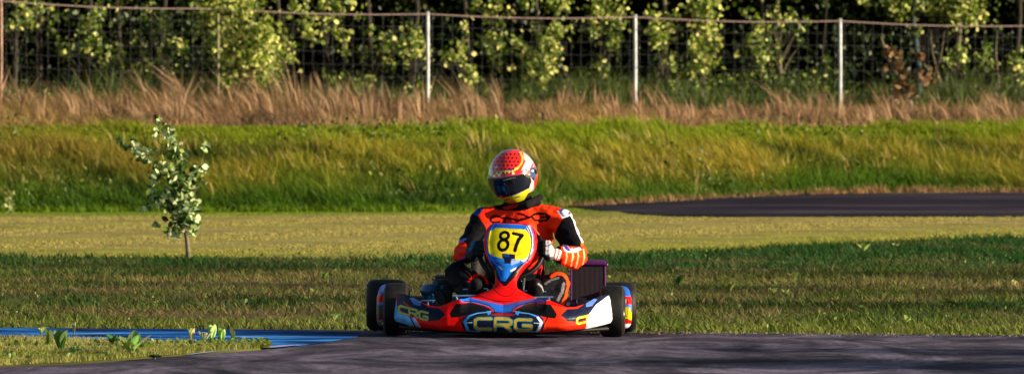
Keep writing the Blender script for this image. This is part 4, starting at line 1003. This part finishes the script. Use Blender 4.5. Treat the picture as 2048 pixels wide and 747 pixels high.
# ---- engine and small parts on the driver's right
mb = MB(); c = K(880, 600, .55)
mb.box((c.x, .60, .17), (.13, .22, .15), bev=.02); mb.box((c.x + .02, .56, .26), (.10, .12, .10), bev=.015)
for q in range(6): mb.box((c.x + .02, .56, .22 + q * .016), (.125, .145, .006), bev=.002)
mb.lathe([(-.01, .0), (-.01, .06), (.02, .065), (.05, .055), (.055, .0)], 'Y', (c.x - .03, .46, .17), n=28, closed=False)
mb.tube([K(868, 590, .4), K(872, 610, .36), K(890, 622, .3)], .012, n=8)
mb.build('engine', M_engine, kart)
mb = MB(); p = K(858, 582, .50); mb.ball(p, (.048, .07, .040)); mb.ball(K(871, 570, .52), (.022, .04, .024)); mb.ball(K(884, 576, .52), (.022, .04, .022)); mb.tube([p + Vector((0, -.05, -.03)), p + Vector((.03, -.08, -.08))], .016, n=10)
mb.build('airbox', M_enginecap, kart)
mb = MB(); mb.tube([K(866, 604, .30), K(866, 590, .30)], .004, n=8); mb.ball(K(866, 590, .30), .006); mb.tube([K(855, 606, .3), K(856, 625, .25)], .006, n=8); mb.tube([K(842, 602, .3), K(870, 601, .3)], .005, n=8); mb.build('shift_linkage', M_chrome, kart)
mb = MB(); c = K(1168, 608, .2)
mb.box((c.x, .2, c.z), (.07, .08, .05), bev=.01); mb.tube([K(1152, 597, .15), K(1172, 596, .15)], .005, n=8); mb.tube([K(1152, 597, .15), K(1153, 618, .15)], .006, n=8); mb.tube([K(1166, 612, .1), K(1140, 618, .0)], .006, n=8)
mb.build('brake_cylinder', M_engine, kart)
mb = MB(); mb.tube([K(1048, 551, .05), K(1046, 580, -.02)], .0055, n=8); mb.tube([K(1043, 552, .05), K(1042, 562, .04)], .003, n=6); mb.build('steering_support', M_metal, kart)
mb = MB(); mb.box((0, 1.28, .12), (1.05, .09, .13), bev=.03); mb.build('rear_bumper', M_black, kart)
# brake caliper glimpse beside the right wheel
mb = MB(); mb.lathe([(0, .03), (0, .075), (.006, .075), (.006, .03)], 'X', (.50, .03, .13), n=30); mb.build('brake_disc', M_metal, kart)

# ------------------------------------------------------------------ the driver
person = empty('person', (RX, KY, 0.0), (0, ROLL, 0))
tag(person, 'kart driver in orange red and black racing suit gripping the steering wheel', 'person')
mb = MB()
shL, shR = K(966, 441, .50), K(1121, 441, .50)
elL, elR = K(925, 511, .38), K(1152, 511, .34)
wrL, wrR = K(941, 507, .17), K(1120, 508, .17)
neck = K(1038, 408, .54); chest = K(1040, 470, .56); waist = Vector((.05, .66, .28)); pelv = Vector((.03, .66, .19))
mb.ball(chest, (.175, .125, .19)); mb.ball(K(1042, 440, .54), (.165, .105, .085)); mb.capsule(chest, waist, .15, .145); mb.ball(pelv, (.19, .16, .13))
mb.capsule(neck + Vector((-.01, 0, .015)), neck - Vector((0, 0, .05)), .078, .098)
mb.capsule(neck - Vector((0.01, 0, .045)), shL, .062, .070); mb.capsule(neck - Vector((-.01, 0, .045)), shR, .062, .070)
mb.capsule(shL, elL, .069, .053); mb.capsule(shR, elR, .070, .054)
mb.capsule(elL, wrL, .056, .038); mb.capsule(elR, wrR, .058, .040)
mb.capsule(elR + Vector((-.02, -.03, 0)), wrR, .062, .045)
# sleeve folds
for q in range(4):
    p = elR.lerp(wrR, .1 + q * .2); mb.ball(p + Vector((.012, 0, -.006)), (.028, .05, .062 - q * .004), rot=Matrix.Rotation(R(10), 3, 'Y'))
for a_, b_, r_ in ((shR, elR, .068), (shL, elL, .066)):
    for q in (.45, .62, .8): mb.ball(a_.lerp(b_, q), (r_ * .98, r_ * .98, .020))
knL, knR = Vector((-.235, .22, .315)), K(1112, 569, .16)
anL, anR = Vector((-.155, -.06, .20)), Vector((.16, -.06, .20))
mb.capsule(pelv + Vector((-.10, 0, -.02)), knL, .095, .068); mb.capsule(pelv + Vector((.10, 0, -.02)), knR, .095, .070)
knR2 = K(1117, 566, .12)
mb.capsule(knL, anL, .066, .045); mb.capsule(knR, K(1116, 600, .02), .066, .05); mb.capsule(K(1116, 600, .02), anR, .05, .045)
mb.capsule(knR, anR, .066, .045)
for q in (.15, .3): mb.ball(knR.lerp(anR, q), (.066, .066, .024))
body = fuse(mb, 'body', .0055, M_suit, person, 5)
body['label'] = 'orange red racing suit with black sleeves and legs'
V = coords(body.data).copy(); me_ = body.data                       # creases of the loose fabric
nr = np.empty(len(V) * 3, np.float32); me_.vertices.foreach_get('normal', nr); nr = nr.reshape(-1, 3)
fold = 0.0042 * smooth_noise(V[:, 0] * 16 + V[:, 1] * 10, V[:, 2] * 26 - V[:, 0] * 9, 71, 4) + 0.003 * np.sin(V[:, 2] * 120 + 4 * smooth_noise(V[:, 0] * 9, V[:, 1] * 9, 72, 3)) * (np.hypot(V[:, 0] - .08, 0) > .17)
V = V + nr * fold[:, None]; me_.vertices.foreach_set('co', V.astype(np.float32).ravel()); me_.update()
px, py = toimg(V); C = np.tile(np.array(BLACK) * 1.2, (len(V), 1))
tors = inpoly(px, py, [(956, 404), (1142, 404), (1139, 428), (1126, 433), (1113, 455), (1105, 475), (1104, 492), (1090, 510), (1070, 530), (985, 530), (974, 480), (971, 454), (955, 432), (946, 417)])
C[tors & (V[:, 1] < .95)] = (0.88, 0.028, 0.008)
C[(tors) & (px > 1055)] = (0.92, 0.045, 0.008)  # sunward side of the torso painted a more orange red
# shoulder patches and stripes
C[inpoly(px, py, [(943, 417), (956, 409), (966, 412), (962, 423), (952, 432), (945, 428)])] = (0.01, 0.05, .28)
C[stroke(px, py, [(951, 412), (957, 424)], 2.6)] = BLACK
C[inpoly(px, py, [(1115, 421), (1124, 413), (1146, 419), (1139, 430), (1126, 436)])] = (0.05, 0.06, .22)
C[inpoly(px, py, [(1121, 422), (1127, 417), (1139, 419), (1133, 428), (1126, 430)])] = (0.55, 0.58, .80)
C[stroke(px, py, [(1114, 421), (1124, 434), (1140, 428)], 2.2)] = WHITE
out = inpoly(px, py, [(1138, 420), (1160, 430), (1185, 480), (1185, 545), (1158, 545), (1161, 480), (1147, 440)])
C[out] = (0.93, 0.13, 0.02)
C[stroke(px, py, [(1140, 428), (1147, 440), (1154, 462), (1164, 482)], 4)] = WHITE
fore = inpoly(px, py, [(1122, 489), (1140, 491), (1160, 492), (1180, 480), (1185, 545), (1120, 545), (1122, 520)])
C[fore] = (0.93, 0.055, 0.008)
for q, (xa, xb) in enumerate([(1131, 1127), (1143, 1140), (1154, 1150), (1166, 1163)]):
    C[stroke(px, py, [(xa, 493 + q), (xa + 2, 512), (xb, 536)], 3.0)] = (0.95, .42, .20)
C[inpoly(px, py, [(1124, 488), (1133, 489), (1140, 497), (1158, 493), (1162, 497), (1150, 503), (1136, 503), (1127, 499)])] = (0.80, .74, .88)
C[stroke(px, py, [(1126, 535), (1140, 538), (1158, 540), (1172, 535)], 3)] = (.95, .6, .45)
C[inpoly(px, py, [(1126, 489), (1132, 490), (1141, 499), (1136, 501), (1128, 496)])] = (.10, .03, .40)
# left arm (in shade)
C[inpoly(px, py, [(896, 486), (911, 484), (926, 483), (932, 490), (931, 505), (934, 511), (920, 520), (900, 524), (893, 510)])] = (0.90, 0.02, 0.006)
C[stroke(px, py, [(908, 490), (915, 484), (930, 478)], 4)] = (0.12, .22, .85)
C[stroke(px, py, [(944, 424), (930, 445), (916, 468), (905, 488)], 2.6)] = (0.55, .02, .10)
C[stroke(px, py, [(902, 524), (918, 521), (935, 511)], 1.8)] = (0.08, .03, .5)
# collar and chest lettering
C[inpoly(px, py, [(985, 405), (1075, 400), (1085, 398), (1070, 411), (1046, 421), (1005, 421), (986, 418)]) & (V[:, 1] < .6)] = BLACK
C[inpoly(px, py, [(1002, 414), (1040, 405), (1044, 409), (1010, 420)])] = (.5, .015, .01)
for st in ([(998, 443), (984, 445), (979, 440), (982, 433), (990, 431), (1004, 435), (1022, 437), (1034, 440)], [(1008, 436), (1008, 446)], [(1026, 438), (1034, 441), (1048, 437), (1056, 434), (1044, 428), (1034, 427)], [(1040, 438), (1058, 434)],
           [(1060, 433), (1066, 428), (1080, 425.5), (1092, 428), (1097, 433)], [(1061, 433), (1068, 439), (1080, 441), (1092, 440), (1096, 434), (1080, 433.5)]):
    C[stroke(px, py, st, 4.6) & (V[:, 1] < .6)] = (0.012, 0.002, 0.002)
# legs
C[stroke(px, py, [(1102, 551), (1112, 545), (1126, 546), (1135, 556), (1137, 572), (1132, 592), (1122, 612)], 7.5) & (py > 540)] = (0.92, 0.07, 0.01)
C[stroke(px, py, [(1090, 566), (1102, 558), (1116, 554)], 4.5)] = (.10, .095, .10)
C[stroke(px, py, [(1127, 566), (1124, 582), (1116, 598)], 6)] = (.15, .14, .145)
C[stroke(px, py, [(938, 561), (948, 551), (960, 548), (970, 554), (974, 566)], 5) & (V[:, 1] < .5)] = RED
C[inpoly(px, py, [(1055, 535), (1080, 520), (1090, 548), (1060, 545)])] = (0.45, .01, .01)
paint(body.data, C)
# boots
for (an, tx_, nm, cap) in ((anL, 951, 'L', RED), (anR, 1070, 'R', BLACK)):
    mb = MB(); toe = K(tx_, 568, -.16); ball_ = K(tx_, 582, -.13); heel = Vector((an.x, -.08, .08))
    mb.capsule(an + Vector((0, 0, .0)), heel + Vector((0, 0, .03)), .044, .036); mb.capsule(heel, ball_, .036, .040); mb.capsule(ball_, toe, .044, .034); mb.capsule(an, ball_, .042, .040)
    o = fuse(mb, 'boot', .005, M_glove, person, 4)
    V = coords(o.data); px, py = toimg(V); C = np.tile(np.array((.006, .006, .008)), (len(V), 1))
    if nm == 'L': C[stroke(px, py, [(937, 562), (946, 552), (958, 549), (968, 553), (974, 566)], 4.5)] = RED
    C[stroke(px, py, [(964, 562), (969, 568), (973, 577)], 2.8)] = (.22, .21, .23)
    C[stroke(px, py, [(1076, 566), (1084, 573), (1090, 588)], 3)] = (.35, .34, .36)
    paint(o.data, C)

# gloves: palm, four bent fingers and a thumb closed on the rim
def glove(wr, ang, side, tone, label):
    rad = (wheelX * math.cos(ang) + wheelY * math.sin(ang)).normalized()
    tan = (-wheelX * math.sin(ang) + wheelY * math.cos(ang)).normalized() * (1 if side > 0 else -1)
    nrm = Vector((0, 1, -.1)); nrm = (nrm - tan * nrm.dot(tan) - rad * nrm.dot(rad)).normalized()
    g0 = C0 + rad * RW
    def q(a, b, c): return g0 + rad * a + tan * b + nrm * c
    mb = MB(); mb.capsule(q(.036, .022, .022), q(.036, -.022, .022), .024, .022); mb.ball(q(.030, 0, .028), (.030, .030, .040)); mb.capsule(q(.036, 0, .03), wr, .028, .034)
    for i, ln in enumerate((.95, 1.05, 1.0, .82)):
        b = .036 - i * .0225; r = .0112 - .0006 * (i == 3)
        p0, p1, p2, p3 = q(.036, b, .010), q(.030, b, -.024 * ln), q(.002, b - .001, -.033 * ln), q(-.020 * ln, b - .002, -.016)
        mb.capsule(p0, p1, r * 1.1, r * 1.05, n=12); mb.capsule(p1, p2, r * 1.05, r, n=12); mb.capsule(p2, p3, r, r * .9, n=12)
        mb.ball(p1, r * 1.25, u=12, v=8)
    mb.capsule(q(.030, .040, .025), q(.008, .054, .010), .014, .0125, n=12); mb.capsule(q(.008, .054, .010), q(-.016, .050, -.010), .0125, .0105, n=12)
    o = fuse(mb, 'glove', .0028, M_glove, person, 3); o['label'] = label
    V = coords(o.data); px, py = toimg(V); C = np.tile(np.array(tone), (len(V), 1))
    cuff = (V - np.array(wr)) @ np.array((g0 - wr).normalized())
    if side > 0:
        C[:] = (0.42, .42, .46); C[px > 1110] = (.72, .66, .70)
        for k_ in range(3): C[stroke(px, py, [(1109 + k_ * 7, 488), (1110 + k_ * 7, 502), (1105 + k_ * 7, 518)], 2.6)] = (.70, .05, .02)
        C[px < 1090] = BLACK; C[(py > 512) & (px < 1108)] = (.10, .10, .13)
        C[stroke(px, py, [(1088, 491), (1097, 489), (1101, 486)], 1.6)] = BLACK
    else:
        C[:] = (0.012, .02, .03); C[inpoly(px, py, [(934, 478), (946, 468), (958, 467), (950, 482), (944, 496), (938, 505), (932, 492)])] = (.03, .12, .24)  # shade painted as dark blue over a white glove
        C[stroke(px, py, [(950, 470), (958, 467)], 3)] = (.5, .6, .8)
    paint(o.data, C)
glove(wrL, math.pi - .02, -1, (.01, .02, .04), 'white glove on the shaded side, its shade painted dark blue')
glove(wrR, 0.0, 1, (.7, .7, .7), 'white glove with red striped cuff on the sunlit side')

# helmet
hc = K(1024, 353, .52); hrot = Matrix.Rotation(R(-9), 3, 'Y') @ Matrix.Rotation(R(-13), 3, 'Z') @ Matrix.Rotation(R(19), 3, 'X')
hrot = hrot.to_4x4().to_3x3()
nu, nv = 300, 200
th = np.linspace(0, 2 * math.pi, nu, endpoint=True)[:, None]; ph = np.linspace(0.004, math.pi * .80, nv)[None]
dx, dy_, dz = np.sin(ph) * np.sin(th), -np.sin(ph) * np.cos(th), np.cos(ph) + 0 * th
fr_ = np.clip(-dy_, 0, 1)
rx_ = 0.129 * (1 - .02 * sstep(.0, -.8, dz)); ry = 0.150 + .018 * sstep(.1, -.5, dz) * fr_; rz = 0.145
HP = np.stack([dx * rx_, dy_ * ry, np.clip(dz * rz, -.130, 1)], -1)
# brow and chin shaping
HP[..., 1] -= 0.010 * fr_ ** 2 * np.exp(-((dz - .38) / .16) ** 2)
HP[..., 0] *= 1 - .10 * sstep(-.3, -.95, dz)
HW = HP @ np.array(hrot).T + np.array(hc)
VIS = [(962, 349), (976, 354), (984, 356), (1006, 354), (1029, 349), (1047, 346), (1058, 350), (1061, 362), (1056, 376), (1031, 388), (1006, 395), (987, 394), (974, 386), (962, 372)]
def helm_paint(px, py, C):
    C[:] = (.55, .50, .52)
    C[px > 1066] = (.80, .03, .02)
    C[inpoly(px, py, [(970, 352), (972, 325), (982, 306), (998, 294), (1034, 294), (1044, 306), (1047, 325), (1040, 340), (1052, 344), (1048, 352), (1000, 360), (975, 360)])] = (0.88, 0.02, 0.01)
    C[stroke(px, py, [(1038, 304), (1043, 314), (1041, 326), (1034, 335)], 4)] = (0.90, .40, .02)
    C[stroke(px, py, [(990, 346), (1004, 344), (1018, 343), (1032, 336)], 5)] = (0.80, .75, .12)
    C[stroke(px, py, [(978, 352), (990, 356), (1010, 352), (1030, 346)], 3)] = (0.55, .02, .10)
    C[stroke(px, py, [(973, 350), (976, 335), (985, 316), (1000, 303), (1020, 299)], 4)] = (.30, .06, .35)
    C[inpoly(px, py, [(974, 330), (980, 326), (984, 345), (980, 349), (974, 343)])] = (.10, .55, .45)
    C[inpoly(px, py, [(968, 345), (975, 343), (982, 352), (981, 360), (972, 362)])] = (.04, .20, .45)
    for r_ in range(6):
        for c_ in range(8):
            X_ = 986 + c_ * 8.2 + (r_ % 2) * 4.1 - r_ * .6; Y_ = 308 + r_ * 7.4
            if X_ < 1036 - max(0, r_ - 3) * 4: C[np.hypot(px - X_, (py - Y_) * 1.15) < 2.3] = (.05, .005, .01)
    for X_, Y_, c_ in ((986, 352, (.9, .8, .2)), (996, 350, (.9, .9, .7)), (1008, 349, (.3, .02, .1)), (1024, 346, (.9, .85, .4)), (990, 334, (.4, .5, .7)), (1020, 339, (.2, .02, .4)), (1046, 322, (.8, .05, .05)), (1050, 340, (.8, .1, .1))):
        C[np.hypot(px - X_, py - Y_) < 2.6] = c_
    C[inpoly(px, py, [(1045, 346), (1056, 340), (1062, 326), (1066, 324), (1062, 344), (1050, 350)])] = (.75, .10, .10)
    C[inpoly(px, py, [(1058, 335), (1069, 333), (1071, 350), (1066, 362), (1058, 352)])] = (.02, .06, .16)
    C[np.hypot(px - 1063, py - 341) < 2.2] = WHITE; C[np.hypot(px - 1064, py - 357) < 2.0] = BLACK
    C[inpoly(px, py, [(1070, 325), (1080, 340), (1080, 385), (1062, 402), (1060, 396), (1072, 375), (1073, 345)])] = (.85, .06, .03)
    C[inpoly(px, py, [(960, 360), (974, 362), (980, 392), (986, 402), (975, 405), (955, 380)])] = (.02, .03, .05)
    # chin bar
    C[inpoly(px, py, [(976, 388), (987, 393), (1006, 395), (1031, 390), (1054, 377), (1060, 381), (1048, 398), (1025, 408), (1000, 408), (985, 400)])] = (.66, .68, .02)
    C[stroke(px, py, [(1008, 399), (1017, 397.5)], 2)] = NAVY; C[stroke(px, py, [(1027, 395), (1037, 392)], 2)] = NAVY
    C[inpoly(px, py, [(1044, 404), (1054, 386), (1066, 380), (1080, 386), (1070, 416), (1040, 418)])] = (.03, .03, .03)
    C[inpoly(px, py, [(980, 401), (1000, 407), (1024, 407), (1046, 400), (1046, 420), (980, 420)])] = (.02, .02, .03)
helmet = grid_mesh('helmet', HW, M_helm, person, helm_paint, thick=0.004)
helmet['label'] = 'full face helmet with red dotted top and yellow chin bar'
# visor: a second skin a few millimetres proud of the shell, over the eye opening
nrmv = HP / np.array((0.129, 0.150, 0.140)) ** 2; nrmv /= np.linalg.norm(nrmv, axis=2, keepdims=True)
VW = (HP + nrmv * 0.0045) @ np.array(hrot).T + np.array(hc)
vx, vy = toimg(VW.reshape(-1, 3)); ins = (inpoly(vx, vy, VIS) & (VW.reshape(-1, 3)[:, 1] < hc.y + .02)).reshape(nu, nv)
V = VW.reshape(-1, 3); i = np.arange(nu - 1)[:, None] * nv + np.arange(nv - 1)[None]
ok = ins[:-1, :-1] & ins[1:, :-1] & ins[:-1, 1:] & ins[1:, 1:]
i = i[ok]; Q = np.stack([i, i + nv, i + nv + 1, i + 1], 1); used = np.unique(Q); mp_ = -np.ones(len(V), int); mp_[used] = np.arange(len(used))
vis = link('visor', np_mesh('visor', V[used], mp_[Q]), M_visor, helmet, smooth=True)
sm = vis.modifiers.new('thickness', 'SOLIDIFY'); sm.thickness = .003; sm.offset = 0
# strip lettering on the visor: short pale marks
mb = MB()
for k_ in range(9):
    a_ = (1004 + k_ * 3.0, 360.5 - k_ * .75)
    d2 = np.hypot(vx - a_[0], vy - a_[1]) + (V[:, 1] > hc.y) * 99; p = Vector(V[int(np.argmin(d2))])
    mb.box(p + Vector((0, -.003, 0)), (.0035, .001, .0055 if k_ % 3 else .0045), rot=(0, R(-12), 0))
mb.build('visor_strip', simple('visor_lettering', (.30, .36, .30), .5), helmet)
# rear spoiler edge, pivot and strap
for s_ in (1, -1):
    mb = MB(); mb.lathe([(0, 0), (0, .014), (s_ * .006, .012), (s_ * .008, 0)], 'X', (s_ * .126, -.01, .012), n=20, closed=False)
    o = mb.build('visor_pivot', M_black, helmet); o.data.transform(hrot.to_4x4()); o.data.transform(Matrix.Translation(hc))
mb = MB(); mb.capsule(neck + Vector((-.01, 0.0, .06)), neck + Vector((-.01, 0, -.0)), .070, .062); mb.capsule(K(1052, 410, .40), K(1078, 394, .50), .022, .018); mb.capsule(K(1040, 412, .42), K(1074, 404, .47), .018, .018)
o = fuse(mb, 'neck_brace', .005, simple('neck_brace_fabric', (.010, .009, .011), .85, bump=.5, var=.5, spec=.1), person, 2)
# ------------------------------------------------------------------ light, sky and camera
w = bpy.data.worlds.new('World'); scene.world = w; w.use_nodes = True
nt = w.node_tree; bg = nt.nodes['Background']
sky = nt.nodes.new('ShaderNodeTexSky'); sky.sky_type = 'NISHITA'; sky.sun_disc = False
sky.sun_elevation = SUN_EL; sky.sun_rotation = math.pi / 2 - SUN_AZ
sky.air_density = 1.2; sky.dust_density = 0.6
nt.links.new(sky.outputs[0], bg.inputs[0]); bg.inputs[1].default_value = 0.055
sl = bpy.data.lights.new('sun', 'SUN'); sl.energy = 5.0; sl.angle = R(0.5); sl.color = (1.0, 0.83, 0.60)
so = bpy.data.objects.new('sun', sl); COL.objects.link(so)
tosun = Vector((math.cos(SUN_AZ) * math.cos(SUN_EL), math.sin(SUN_AZ) * math.cos(SUN_EL), math.sin(SUN_EL)))
so.rotation_euler = tosun.to_track_quat('Z', 'Y').to_euler(); so.location = tosun * 60

cam = bpy.data.cameras.new('camera'); co = bpy.data.objects.new('camera', cam); COL.objects.link(co)
co.location = (0, 0, ZC); co.rotation_euler = (R(90), 0, 0)
cam.sensor_width = 36.0; cam.lens = 36.0 * F / 2048
cam.shift_y = -(373.5 - HY) / 2048.0; cam.shift_x = 0
cam.clip_start = 0.5; cam.clip_end = 6000
cam.dof.use_dof = True; cam.dof.focus_distance = 39.8; cam.dof.aperture_fstop = 11.0
scene.camera = co
scene.view_settings.view_transform = 'Standard'; scene.view_settings.look = 'None'
scene.view_settings.exposure = 1.0; scene.view_settings.gamma = 1.0
scene.render.engine = 'CYCLES'
scene.cycles.use_denoising = True
scene.cycles.max_bounces = 6; scene.cycles.transparent_max_bounces = 4
scene.cycles.sample_clamp_indirect = 4
